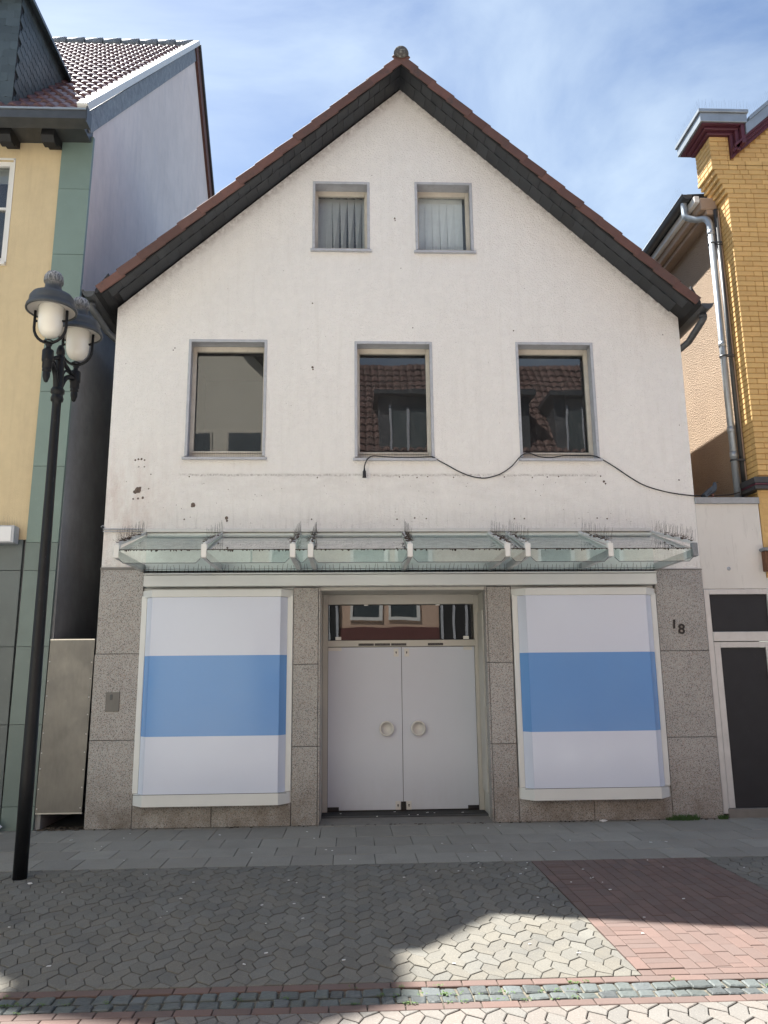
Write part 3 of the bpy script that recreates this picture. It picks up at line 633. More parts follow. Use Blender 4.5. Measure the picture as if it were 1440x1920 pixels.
for s_, (x0, x1) in ((-1, (-0.296, 0.6685)), (1, (0.6745, 1.641))):
    inner = x1 if s_ < 0 else x0; outerx = x0 if s_ < 0 else x1
    dr = MB().box(x0, x1, 0.60, 0.615, 0.066, 2.108, 0.002).build('entrance_door', 'door_panel', house)
    hx = 0.466 if s_ < 0 else 0.876
    h_ = MB(); h_.lathe([(0.095, 0.0), (0.097, -0.045), (0.092, -0.056), (0.078, -0.056), (0.072, -0.045), (0.070, -0.004), (0.0, -0.004)], (hx, 0.60, 1.067), 32, 'y'); h_.build('ring_handle', 'handle_white', dr)
    for z_ in (2.035, 0.117):
        lx = inner+(-0.067 if s_ < 0 else 0.067); l_ = MB(); l_.box(lx-0.032, lx+0.032, 0.594, 0.6, z_-0.052, z_+0.052, 0.002); l_.build('lock_plate', 'handle_white', dr)
        k_ = MB(); k_.lathe([(0.0, -0.003), (0.010, -0.003), (0.010, 0)], (lx, 0.594, z_+0.006), 10, 'y'); k_.box(lx-0.004, lx+0.004, 0.5915, 0.594, z_-0.018, z_); k_.build('keyhole', 'black_rubber', dr)
    ox = (outerx, outerx+0.145) if s_ < 0 else (outerx-0.145, outerx)
    MB().box(ox[0]+0.001, ox[1], 0.593, 0.5995, 0.066, 0.108, 0.002).build('floor_fitting', 'black_metal', dr)
    MB().box(ox[0]+0.001, ox[1]+(0.03 if s_ < 0 else -0.03), 0.594, 0.5995, 2.062, 2.107, 0.002).build('top_fitting', 'handle_white', dr)
MB().box(0.640, 0.703, 0.585, 0.5995, 0.055, 0.165, 0.002).build('floor_bolt', 'black_rubber', house)
MB().box(-0.36, 1.71, 0.616, 0.66, 0.02, 2.112).build('door_backing', 'black_rubber', house)
mb = MB(); mb.box(-0.366, 1.71, 0.33, 0.616, -0.04, 0.05, 0.006); mb.build('threshold', 'dark_mat', house)
mb = MB(); mb.box(-0.366, 1.71, 0.30, 0.335, -0.04, 0.043, 0.004); mb.build('threshold_rail', 'gutter_zinc', house)
mb = MB(); mb.add([(-0.395, -0.06, 0.004), (1.72, -0.06, 0.004), (1.71, 0.30, 0.024), (-0.368, 0.30, 0.024), (-0.395, -0.06, -0.04), (1.72, -0.06, -0.04), (1.71, 0.30, -0.04), (-0.368, 0.30, -0.04)],
                  [(0, 1, 2, 3), (0, 1, 5, 4), (1, 2, 6, 5), (2, 3, 7, 6), (3, 0, 4, 7)]); mb.build('doorstep', 'step_concrete', house)
# roof: two slabs with a projecting verge, slates under it, tiles along its edge
VY = -0.5
roof = MB()
for xe, ze, s_ in ((-3.28, 6.69, -1), (4.65, 6.61, 1)):
    P0, P1 = Vector((0.714, 0, 10.26)), Vector((xe, 0, ze-0.02)); d = (P1-P0).normalized(); nrm = Vector((-d.z, 0, d.x)); nrm = nrm if nrm.z > 0 else -nrm
    a, b_ = P0-nrm*0.03, P1-nrm*0.03; c_, e_ = P1-nrm*0.095, P0-nrm*0.095
    roof.prism([(a.x, a.z), (b_.x, b_.z), (c_.x, c_.z), (e_.x, e_.z)], VY+0.03, 9.2)
rf = roof.build('roof', 'dark_board', house)
nt_ = 16
for xe, ze, s_ in ((-3.28, 6.69, -1), (4.65, 6.61, 1)):
    P0, P1 = Vector((0.714, 0, 10.28)), Vector((xe, 0, ze)); d = (P1-P0).normalized(); nrm = Vector((-d.z, 0, d.x)); nrm = nrm if nrm.z > 0 else -nrm
    ln_ = (P1-P0).length; stp = ln_/nt_; dt = (d*math.cos(0.055)+nrm*math.sin(0.055)*1.0).normalized(); nn = Vector((-dt.z, 0, dt.x)); nn = nn if nn.z > 0 else -nn
    t_ = MB(); lg = stp+0.05
    # local origin: lower outer corner of a tile; top plate and hanging flange
    t_.obox((-dt*lg/2-nn*0.064+Vector((0, 0.010, 0))), (dt*lg/2, Vector((0, 0.010, 0)), nn*0.062), 0.005)
    t_.obox((-dt*lg/2-nn*0.010+Vector((0, 0.125, 0))), (dt*lg/2, Vector((0, 0.105, 0)), nn*0.009), 0.003)
    me = t_.mesh('verge_tile', 'roof_tile')
    for i in range(nt_):
        p = P0+d*stp*(i+1); j = rnd.uniform(-0.006, 0.006)
        inst('verge_tile', me, rf, (p.x, VY+rnd.uniform(-0.008, 0.004), p.z+j), (rnd.uniform(-.01, .01), rnd.uniform(-.008, .008), rnd.uniform(-.008, .008)))
    # slates under the verge, in two courses, the outer one tucked higher
    for q in range(27):
        u0, u1 = ln_*q/27, ln_*(q+1)/27
        for y0, y1, off, lap in ((-0.235, -0.004, 0.126, 0.006), (-0.47, -0.235, 0.113, 0.0)):
            s0 = MB(); uu0, uu1 = u0+(0.1 if y0 < -0.3 else 0), u1+(0.1 if y0 < -0.3 else 0)
            if uu1 > ln_-0.02: continue
            ctr = P0+d*(uu0+uu1)/2-nrm*off; tl = Vector((0, (y1-y0)/2, 0))-nrm*lap
            dd = (d-nrm*0.035).normalized()
            s0.obox((ctr.x, (y0+y1)/2, ctr.z), (dd*((uu1-uu0)/2+0.006), tl, nrm*0.004)); s0.build('verge_slate', 'verge_slate', rf)
    fb_ = MB(); a_, b2 = P0-nrm*0.11, P1-nrm*0.11
    fb_.bar((a_.x, VY+0.045, a_.z), (b2.x, VY+0.045, b2.z), 0.022, 0.06, 0.002, upv=nrm); fb_.build('verge_board', 'dark_board', rf)
    # eaves: boards under the overhang and a half round gutter
    wx = HXL if s_ < 0 else HXR
    sb = MB(); sb.prism([(wx, ze-0.02), (wx, ze+0.18), (xe, ze-0.05), (xe, ze-0.11)], VY+0.02, 9.0); sb.build('eaves_board', 'dark_board', rf)
    gx, gz = xe+0.075*s_, ze-0.085
    gt = MB(); pr = [(gx+0.078*math.cos(R_(a)), gz+0.078*math.sin(R_(a))) for a in range(180, 361, 15)]; pi = [(gx+0.070*math.cos(R_(a)), gz+0.070*math.sin(R_(a))) for a in range(360, 179, -15)]
    gt.prism(pr+pi, VY+0.0, 9.0); gt.prism(pr, VY-0.003, VY+0.004)
    gt.tube([(gx+0.080*s_, VY, gz+0.004), (gx+0.080*s_, 9.0, gz+0.004)], 0.009, 6)
    go = gt.build('gutter', 'gutter_zinc', rf)
    dp_ = MB(); yy = VY+0.16
    dp_.tube([(gx, yy, gz-0.06), (gx, yy, gz-0.15), (gx-0.03*s_, yy+0.02, gz-0.20), (wx+0.12*s_, 0.0, gz-0.33), (wx+0.03*s_, 0.06, gz-0.40), (wx-0.06*s_, 0.10, gz-0.42)], 0.046, 12)
    dp_.lathe([(0.046, -0.025), (0.053, -0.025), (0.053, 0.02), (0.046, 0.02)], (gx, yy, gz-0.11), 12)
    dp_.build('downpipe', 'gutter_zinc', house)
rc_ = MB(); hr = [(0.714+0.105*math.cos(R_(a)), 10.235+0.10*math.sin(R_(a))) for a in range(-20, 201, 20)]
rc_.prism(hr, VY-0.025, 9.2); rc_.lathe([(0.0, -0.012), (0.085, -0.008), (0.098, 0.012)], (0.714, VY-0.03, 10.262), 20, 'y'); rc_.build('ridge_tile', 'mossy_tile', rf)
# old plug holes and fixings left in the plaster
mb = MB()
def plug(x, z, r=0.012):
    n = 7; a0 = rnd.random()*6
    mb.add([(x+r*rnd.uniform(.7, 1.1)*math.cos(a0+6.283*k/n), -0.0035, z+r*rnd.uniform(.7, 1.1)*math.sin(a0+6.283*k/n)) for k in range(n)]+[(x, -0.006, z)], [(k, (k+1) % n, n) for k in range(n)])
for x_, z_, r_ in ((-2.73, 4.10, 0.05), (-2.76, 4.08, 0.03), (-2.70, 4.13, 0.022), (-2.72, 3.99, 0.016), (-2.66, 4.0, 0.02), (-2.78, 3.985, 0.014), (-2.017, 3.905, 0.034), (-2.03, 3.89, 0.02), (-1.584, 3.735, 0.026), (-1.58, 3.70, 0.016),
                   (-0.505, 5.789, 0.018), (-0.50, 5.76, 0.012), (-0.513, 6.714, 0.012), (0.624, 8.01, 0.016), (0.63, 7.98, 0.011), (0.70, 7.25, 0.008), (4.35, 4.24, 0.012), (4.30, 6.3, 0.010), (4.42, 5.0, 0.008), (3.34, 4.22, 0.02), (3.36, 4.19, 0.013), (3.30, 4.29, 0.012),
                   (-2.78, 4.50, 0.014), (-2.74, 4.51, 0.016), (-2.70, 4.515, 0.017), (-2.66, 4.50, 0.013), (-2.73, 4.41, 0.01), (-2.66, 4.41, 0.011), (-2.57, 4.31, 0.01), (-2.59, 4.12, 0.012)): plug(x_, z_, r_)
for x_ in (-2.10, -0.45, 0.62, 0.85, 0.99, 1.33, 1.68, 2.0, 2.37, 2.57, 2.72): plug(x_+0.02, 4.275+rnd.uniform(-.01, .01), 0.011)
for x_ in (-2.12, -0.5, 0.60, 0.83, 0.98, 2.13, 2.26, 3.22, 3.35): plug(x_, 3.725+rnd.uniform(-.01, .01), 0.012)
for x_, z_ in ((0.85, 6.37), (2.23, 6.34), (-2.34, 6.05), (-2.36, 6.02)): plug(x_, z_, 0.010)
for _ in range(60): plug(rnd.uniform(-2.9, 4.3), rnd.uniform(3.62, 4.25), rnd.uniform(0.003, 0.006))
for _ in range(26): plug(rnd.uniform(-2.6, 4.0), rnd.uniform(5.0, 7.3), rnd.uniform(0.003, 0.005))
mb.build('plug_holes', 'plug_mortar', house, 'stuff')

# ------------------------------------------------------------------ glass canopy over the shop front
can = thing('glass_canopy', 'long pale green glass canopy on nine white brackets above the shop front', 'canopy', (0.67, 0, 3.05))
mb = MB(); mb.box(-2.62, 3.90, -0.045, -0.002, 3.545, 3.59, 0.003)
wr = mb.build('wall_rail', 'white_metal', can)
mb = MB(); mb.box(-3.13, -2.62, -0.03, -0.002, 3.556, 3.566); mb.box(-3.13, -2.62, -0.03, -0.002, 3.585, 3.597); mb.tube(arc((-3.13, -0.03, 3.61), 0.022, -90, 180, 10), 0.005, 6); mb.build('conduit', 'grey_trim', can)
mb = MB(); mb.box(-2.575, 3.918, -0.022, -0.004, 3.055, 3.535, 0.002); mb.build('back_panel', 'opal_panel', can)
mb = MB(); spikes(mb, (-2.57, -0.10, 3.013), (3.88, -0.10, 3.013), 0.055, 0.11, lean=(0, -0.25, 1), fan=0.22, r=0.0028); mb.tube([(-2.57, -0.13, 3.06), (3.88, -0.13, 3.055)], 0.003, 5); mb.build('bird_spikes', 'rusty_wire', can, 'stuff')
BX = [-2.60, -1.635, -0.648, -0.448, 0.672, 1.782, 2.012, 2.965, 3.945]
FY = -1.18
def zt(y): return 3.525+(3.19-3.525)*(y/FY)
for i, x in enumerate(BX):
    b_ = MB(); b_.bar((x, 0, zt(0)+0.012), (x, FY, zt(FY)+0.012), 0.034, 0.034, 0.004)
    bo = b_.build('bracket', 'white_metal', can)
    MB().bar((x, -0.01, 3.085), (x, FY+0.03, 3.085), 0.056, 0.085, 0.005).build('lower_arm', 'aluminium', bo)
    MB().box(x-0.033, x+0.033, FY-0.03, FY+0.03, 3.045, 3.20, 0.006).build('end_block', 'white_metal' if i < 8 else 'lead_flashing', bo)
    s_ = MB(); spikes(s_, (x+0.02, -0.05, zt(-0.05)+0.035), (x+0.02, FY, zt(FY)+0.035), 0.045, 0.16, lean=(0, -0.25, 1), fan=0.5, r=0.0018, base=False)
    if i in (0, 8): spikes(s_, (x-0.02, -0.05, zt(-0.05)+0.035), (x-0.02, FY, zt(FY)+0.035), 0.045, 0.15, lean=(0.1, -0.1, 1), fan=0.5, r=0.0018, base=False)
    s_.build('bird_spikes', 'rusty_wire', bo, 'stuff')
    tw = MB(); nn_ = (70, 25, 60, 55, 110, 70, 45, 55, 60)[i]
    for _ in range(nn_):                                   # twigs and dirt caught between the spikes
        y_ = FY*rnd.uniform(0.25, 1.0); c_ = Vector((x+rnd.uniform(-0.045, 0.05), y_, zt(y_)+0.035+rnd.uniform(0, 0.03)))
        d_ = Vector((rnd.uniform(-1, 1), rnd.uniform(-1, 1), rnd.uniform(-0.3, 0.9))).normalized()*rnd.uniform(0.02, 0.075); e_ = Vector((d_.y, -d_.x, 0)).normalized()*0.0022
        tw.add([c_-e_, c_+e_, c_+d_], [(0, 1, 2)]); tw.add([c_+Vector((0, 0, .003)), c_-Vector((0, 0, .003)), c_+d_], [(0, 1, 2)])
    for _ in range(nn_//4):
        y_ = FY*rnd.uniform(0.3, 1.0); tw.obox((x+rnd.uniform(-0.03, 0.03), y_, zt(y_)+0.032), ((0.012, 0.004, 0), (0, 0.012, 0.002), (0, 0, 0.006)))
    tw.build('nest_debris', 'twig', bo, 'stuff')
for i in range(8):
    a, b = BX[i]+0.014, BX[i+1]-0.014; y0, y1 = -0.047, FY-0.02
    g_ = MB(); g_.add([(a, y0, zt(y0)-0.01), (b, y0, zt(y0)-0.01), (b, y1, zt(y1)-0.045), (a, y1, zt(y1)-0.045)], [(0, 1, 2, 3)])
    gp = g_.build('glass_pane', 'canopy_glass', can)
    e_ = MB(); e_.box(a+0.02, b-0.02, y1-0.006, y1+0.004, zt(y1)-0.052, zt(y1)-0.043); e_.build('glass_edge', 'dirt', gp)
    zf0, zf1 = 2.985, zt(y1)-0.052; c = 0.05
    f_ = MB(); f_.sheet([[(a+0.02, zf1), (b-0.02, zf1), (b-0.02, zf0+c), (b-0.02-c, zf0), (a+0.02+c, zf0), (a+0.02, zf0+c)]], FY-0.035)
    fo = f_.build('front_glass', 'fascia_glass', can)
    ed = MB(); ed.tube([(a+0.02, FY-0.035, zf0+c), (a+0.02+c, FY-0.035, zf0), (b-0.02-c, FY-0.035, zf0), (b-0.02, FY-0.035, zf0+c)], 0.0035, 5); ed.build('glass_edge', 'gutter_zinc', fo)
    dr_ = MB()                                              # algae hanging under the front edge
    for _ in range(int((b-a)*70)):
        xx = rnd.uniform(a+0.02, b-0.02); hh = rnd.uniform(0.004, 0.03)*rnd.random(); ww = rnd.uniform(0.004, 0.014)
        dr_.add([(xx-ww, FY-0.038, zf1), (xx+ww, FY-0.038, zf1), (xx+ww*0.4, FY-0.038, zf1-hh), (xx-ww*0.5, FY-0.038, zf1-hh*0.8)], [(0, 1, 2, 3)])
    for _ in range(int((b-a)*22)):
        t_ = rnd.random()**2; yy = y1*(1-t_)+y0*t_; xx = rnd.uniform(a, b); q_ = rnd.uniform(0.003, 0.009)
        dr_.add([(xx-q_, yy, zt(yy)-0.01-0.035*(yy/y1)+0.004), (xx+q_, yy+q_*0.4, zt(yy)-0.01-0.035*(yy/y1)+0.004), (xx, yy+q_, zt(yy)-0.01-0.035*(yy/y1)+0.006)], [(0, 1, 2)])
    dr_.build('algae', 'dirt', gp, 'stuff')

# ------------------------------------------------------------------ small things on the house
num = thing('house_number', 'black iron house number 18 with slipped digits on the right granite pier', 'house number', (4.15, -0.03, 2.29))
def digit(ch, x, z, size, shear, rot):
    cu = bpy.data.curves.new('digit', 'FONT'); cu.body = ch; cu.size = size; cu.extrude = 0.004; cu.shear = shear; cu.offset = 0.004; cu.align_x = 'CENTER'
    tmp = bpy.data.objects.new('tmp', cu); col.objects.link(tmp); dg = bpy.context.evaluated_depsgraph_get()
    me = bpy.data.meshes.new_from_object(tmp.evaluated_get(dg)); bpy.data.objects.remove(tmp); me.name = 'digit'; me.materials.clear(); me.materials.append(MT['number_iron'])
    inst('digit', me, num, (x, -0.036, z), (R_(90), R_(rot), 0))
digit('1', 4.105, 2.292, 0.155, 0.12, -2); digit('8', 4.196, 2.224, 0.175, 0.0, 4)
bp = thing('intercom_plate', 'small dull metal bell plate with a square button on the left granite pier', 'intercom', (-2.885, -0.03, 1.46))
MB().box(-2.965, -2.80, -0.040, -0.0305, 1.345, 1.572, 0.003).build('plate', 'bell_plate', bp)
MB().box(-2.915, -2.885, -0.046, -0.0405, 1.485, 1.545, 0.003).build('button', 'gutter_zinc', bp)
cbl = MB()
cp = [(0.181, 4.395, -.07), (0.20, 4.46, -.075), (0.235, 4.515, -.07), (0.30, 4.547, -.055), (0.42, 4.540, -.05), (0.58, 4.53, -.05), (0.75, 4.528, -.05), (0.92, 4.532, -.05), (1.072, 4.535, -.06), (1.15, 4.50, -.02), (1.28, 4.43, -.014), (1.42, 4.35, -.014), (1.58, 4.285, -.014), (1.733, 4.26, -.014), (1.86, 4.28, -.014), (1.983, 4.325, -.014),
      (2.12, 4.42, -.02), (2.22, 4.53, -.065), (2.29, 4.58, -.06), (2.36, 4.588, -.055), (2.48, 4.545, -.05), (2.63, 4.53, -.05), (2.75, 4.548, -.05), (2.846, 4.56, -.05), (3.02, 4.557, -.05), (3.22, 4.55, -.06), (3.34, 4.51, -.02), (3.5, 4.41, -.014), (3.686, 4.276, -.014), (3.85, 4.175, -.014), (4.031, 4.109, -.014), (4.26, 4.055, -.014), (4.525, 4.022, -.014), (4.57, 4.035, 0.02), (4.75, 4.04, 0.04), (5.05, 4.06, 0.10), (5.26, 4.12, 0.2)]
def smooth(pts, k=4):
    out = []
    for i in range(len(pts)-1):
        p0, p1, p2, p3 = (Vector(pts[max(0, min(len(pts)-1, i+j))]) for j in (-1, 0, 1, 2))
        for t in range(k):
            t /= k; out.append(0.5*((2*p1)+(p2-p0)*t+(2*p0-5*p1+4*p2-p3)*t*t+(3*p1-p0-3*p2+p3)*t**3))
    return out+[Vector(pts[-1])]
cb = thing('power_cable', 'slack black cable looping along the sills with its plug hanging under the middle window', 'cable', (2.3, 0, 4.3))
cbl.tube(smooth([(x, y, z) for x, z, y in cp]), 0.0075, 6); cbl.build('wire', 'cable_black', cb)
MB().lathe([(0.0, 0.145), (0.008, 0.14), (0.012, 0.10), (0.020, 0.085), (0.023, 0.02), (0.026, 0.0), (0.0, 0.0)], (0.181, -0.07, 4.252), 10).build('plug', 'black_rubber', cb)

# ------------------------------------------------------------------ left neighbour: cream house with green stone pilaster
LX = -3.66                                                 # its side wall
lb = thing('cream_house', 'cream plastered house with green stone pilaster and dark stone base left of the gable', 'house', (-6, 0, 0))
LXa, LXb = -3.60, -3.72                                    # the pilaster leans a little: edge at the eaves and at the ground
def lean(z): return LXb+(LXa-LXb)*z/9.3
EY, EZ, RY, RZ = -0.45, 9.28, 6.2, 16.36                   # eaves and ridge of its roof
BY = 13.2; BZ = 9.3
mb = MB(); mb.sheet([[(-11, 3.46), (-4.03, 3.46), (-4.03, 9.2), (-11, 9.2)], [(-5.9, 7.27), (-4.68, 7.27), (-4.68, 8.82), (-5.9, 8.82)]], 0.0)
n = 4; r = [(-5.9, 7.27), (-4.68, 7.27), (-4.68, 8.82), (-5.9, 8.82)]
mb.add([(x, 0.0, z) for x, z in r]+[(x, 0.09, z) for x, z in r], [(i, (i+1) % n, n+(i+1) % n, n+i) for i in range(n)])
mb.build('front_wall', 'cream_plaster', lb)
sl = (RZ-EZ)/(RY-EY)
wt = lambda y: EZ+(y-EY)*sl-0.16
bsl = (RZ-BZ)/(BY-RY)
mb = MB()
side = [(0.02, 6.87), (0.02, wt(0.02)), (RY, RZ-0.16), (BY, BZ), (BY, 7.0)]
mb.add([(LX+0.03, y, z) for y, z in side], [(0, 1, 2, 3, 4)])
mb.add([(LX+0.03, 0.02, 6.87), (LX+0.03, 0.02, wt(0.02)), (LX-0.3, 0.02, wt(0.02)), (LX-0.3, 0.02, 6.87)], [(0, 1, 2, 3)])
mb.build('gable_wall', 'lavender_render', lb)
mb = MB(); mb.box(LX-0.2, LX+0.0, 0.021, BY, 0.0, 6.9); mb.prism([(0.03, 6.9), (BY, 6.9), (BY, 7.02), (0.03, 6.90)], LX-0.2, LX+0.05, 'x')
mb.build('lower_side_wall', 'dark_grey_render', lb)  # wall below the gable render, built in a darker grey
mb = MB(); mb.box(-11, -4.03, 0.03, 0.05, 0.0, 3.46); mb.add([(-11, BY, 0), (LX, BY, 0), (LX, BY, BZ), (-11, BY, BZ)], [(0, 1, 2, 3)]); mb.add([(-11, 0.2, 0), (-11, BY, 0), (-11, BY, BZ), (-11, RY, RZ-.2), (-11, 0.2, 9.2)], [(0, 1, 2, 3, 4)])
mb.build('back_wall', 'dark_grey_render', lb)
zs = [0.0, 0.27, 1.205, 2.128, 3.067, 3.42, 4.411, 5.42, 6.40, 7.385, 8.375, 9.2]
def taperbox(x0a, x0b, x1a, x1b, y0, y1, z0, z1, name, mat, par):
    m_ = MB(); m_.add([(x0a, y0, z0), (x1a, y0, z0), (x1b, y0, z1), (x0b, y0, z1), (x0a, y1, z0), (x1a, y1, z0), (x1b, y1, z1), (x0b, y1, z1)],
                      [(0, 1, 2, 3), (4, 5, 6, 7), (0, 1, 5, 4), (1, 2, 6, 5), (2, 3, 7, 6), (3, 0, 4, 7)]); return m_.build(name, mat, par)
pl = lambda z: -4.10+0.075*z/9.3
for i, (a, b) in enumerate(zip(zs, zs[1:])):
    taperbox(pl(a)+0.002, pl(b)+0.002, lean(a), lean(b), -0.03, 0.03, a+0.003, b-0.003, 'stone_panel', 'green_stone' if a > 3.4 else 'dark_green_stone', lb)
for a, b in ((0.0, 0.27), (0.27, 1.205), (1.205, 2.128), (2.128, 3.067), (3.067, 3.46)):
    xs = [-10.0, -8.6, -7.2, -5.7, -4.107]
    for x0, x1 in zip(xs, xs[1:]): MB().box(x0+0.003, x1-0.003, -0.028, 0.03, a+0.003, b-0.003, 0.002).build('stone_panel', 'dark_stone', lb)
wn = MB(); wn.box(-5.9, -5.83, 0.03, 0.09, 7.27, 8.82); wn.box(-4.745, -4.68, 0.03, 0.09, 7.27, 8.82, 0.004); wn.box(-5.83, -4.745, 0.03, 0.09, 8.75, 8.82); wn.box(-5.83, -4.745, 0.03, 0.09, 7.27, 7.35, 0.004)
wn.box(-5.83, -4.745, 0.035, 0.085, 8.08, 8.115); wn.box(-5.32, -5.25, 0.035, 0.085, 7.35, 8.75)
wn.box(-5.92, -4.66, -0.05, 0.03, 7.22, 7.268, 0.004); wn.box(-4.68, -4.655, -0.012, 0.0, 7.27, 8.84); wn.box(-5.92, -4.655, -0.012, 0.0, 8.825, 8.85)
wo_ = wn.build('window', 'white_window', lb)
g_ = MB(); g_.add([(-5.83, 0.07, 7.35), (-4.745, 0.07, 7.35), (-4.745, 0.07, 8.75), (-5.83, 0.07, 8.75)], [(0, 1, 2, 3)]); g_.build('pane', 'window_glass', wo_)
MB().box(-5.85, -4.72, 0.2, 0.6, 7.3, 8.8).build('interior', 'dark_room', wo_)
MB().box(-5.83, -4.745, 0.10, 0.12, 8.52, 8.75).build('roller_blind', 'blind_fabric', wo_)
# roof
rfm = MB(); P0, P1 = Vector((0, EY+0.02, EZ-0.03)), Vector((0, RY, RZ-0.06)); d = (P1-P0).normalized(); nv = Vector((0, -d.z, d.y))
rfm.prism([(P0.y, P0.z), (P1.y, P1.z), ((P1-nv*0.1).y, (P1-nv*0.1).z), ((P0-nv*0.1).y, (P0-nv*0.1).z)], -11, LX+0.02, 'x')
rfm.prism([(RY, RZ-0.06), (BY+0.4, BZ-0.25), (BY+0.33, BZ-0.36), (RY, RZ-0.2)], -11, LX+0.02, 'x')
lr = rfm.build('roof', 'dark_board', lb)
TW, TL_ = 0.171, 0.335; nr = int((P1-P0).length/TL_)
t_ = MB(); q = []; ns = 6
for k in range(ns+1):
    u = k/ns; xx = (u-0.5)*TW*1.03; hh = 0.036*math.sin(math.pi*min(1, u*1.35))**1.0 if u < 0.74 else -0.010*math.sin(math.pi*(u-0.74)/0.26)
    q.append((xx, hh))
vs = []
for l_, lift in ((0.0, 0.034), (0.05, 0.040), (TL_+0.04, 0.002)):
    for xx, hh in q: p = d*l_+nv*(hh+lift); vs.append((xx, p.y, p.z))
for xx, hh in q: p = nv*(hh+0.006); vs.append((xx, p.y, p.z))
m_ = ns+1
fs = [(i, i+1, m_+i+1, m_+i) for i in range(ns)]+[(m_+i, m_+i+1, 2*m_+i+1, 2*m_+i) for i in range(ns)]+[(i, i+1, 3*m_+i+1, 3*m_+i) for i in range(ns)]
t_.add(vs, fs, True); tme = t_.mesh('roof_tile', 'glazed_tile')
DX = -4.70
cand = []; rest = MB()
for rI in range(nr):
    p = P0+d*(rI*TL_)
    for c_ in range(40):
        x_ = LX-0.06-TW*(c_+0.5)
        inside = -6.9 < x_ < DX and -0.15 < p.y < 1.75      # under the dormer
        if inside: continue
        pr_ = project((x_, p.y, p.z)); cand.append((0 if pr_ and pr_[0] > -25 and pr_[1] > 75 and not (x_ < DX and p.y > 1.6) else 1, p.y-x_*0.2, x_, p))
cand.sort(key=lambda t: (t[0], t[1]))
for i, (_, _, x_, p) in enumerate(cand):
    if i < 280: inst('roof_tile', tme, lr, (x_, p.y, p.z+rnd.uniform(-.004, .004)), (rnd.uniform(-.01, .01), rnd.uniform(-.01, .01), 0))
    else: rest.add([(x_+v[0], p.y+v[1], p.z+v[2]) for v in vs], fs, True)
rest.build('roof_tiles', 'glazed_tile', lr, 'stuff')
rg = MB()
for i in range(16):
    x1 = LX-0.02-i*0.42; rg.tube([(x1, RY, RZ-0.03), (x1-0.40, RY, RZ-0.045)], [0.13, 0.11], 12)
rg.build('ridge', 'lead_flashing', lr)
# verge: pale metal capping over a lead apron, brown board and dark edge at the back
fl = MB(); a_, b_ = P0+nv*0.07, P1+nv*0.08
fl.bar((LX+0.055, a_.y-0.02, a_.z), (LX+0.055, b_.y+0.02, b_.z+0.02), 0.15, 0.10, 0.01, upv=nv); fl.build('verge_capping', 'white_metal', lr)
fl = MB(); a_, b_ = P0-nv*0.13, P1-nv*0.13; fl.bar((LX+0.045, a_.y+0.1, a_.z+0.09), (LX+0.045, b_.y, b_.z), 0.03, 0.26, 0.004, upv=nv); fl.build('lead_apron', 'lead_flashing', lr)
Q0, Q1 = Vector((0, RY, RZ)), Vector((0, BY+0.4, BZ-0.2)); d2 = (Q1-Q0).normalized(); n2 = Vector((0, -d2.z, d2.y)); n2 = n2 if n2.z > 0 else -n2
fl = MB(); a_, b_ = Q0-n2*0.20, Q1-n2*0.2; fl.bar((LX+0.06, a_.y, a_.z), (LX+0.06, b_.y, b_.z), 0.06, 0.34, 0.004, upv=n2); fl.build('verge_board', 'brown_timber', lr)
fl = MB(); a_, b_ = Q0+n2*0.03, Q1+n2*0.03; fl.bar((LX+0.07, a_.y, a_.z), (LX+0.07, b_.y, b_.z), 0.14, 0.10, 0.004, upv=n2); fl.build('verge_edge', 'gutter_zinc', lr)
# eaves gutter and rafter ends
gt = MB(); gt.prism([(EY-0.12, 9.20), (EY-0.13, 9.06), (EY+0.03, 9.02), (EY+0.06, 9.22), (EY+0.04, 9.22), (EY+0.02, 9.05), (EY-0.11, 9.075), (EY-0.105, 9.20)], -11, LX+0.14, 'x'); gt.box(LX+0.13, LX+0.145, EY-0.12, EY+0.06, 9.02, 9.26); gt.prism([(EY+0.02, 9.24), (EY+0.02, 9.10), (0.02, 9.10), (0.02, 9.66)], -11, LX+0.028, 'x')
gt.build('gutter', 'gutter_zinc', lr)
fl = MB(); fl.box(-11, LX+0.13, EY-0.135, EY-0.105, 9.195, 9.22); fl.build('gutter_lip', 'pale_zinc', lr)
for x_ in (-4.12, -4.70, -5.4, -6.1): 
    k_ = MB(); k_.prism([(0.0, 9.10), (EY+0.14, 9.10), (EY+0.12, 8.99), (EY+0.18, 8.92), (-0.16, 8.92), (-0.12, 8.99), (0.0, 9.0)], x_-0.085, x_+0.085, 'x'); k_.build('rafter_end', 'dark_board', lr)
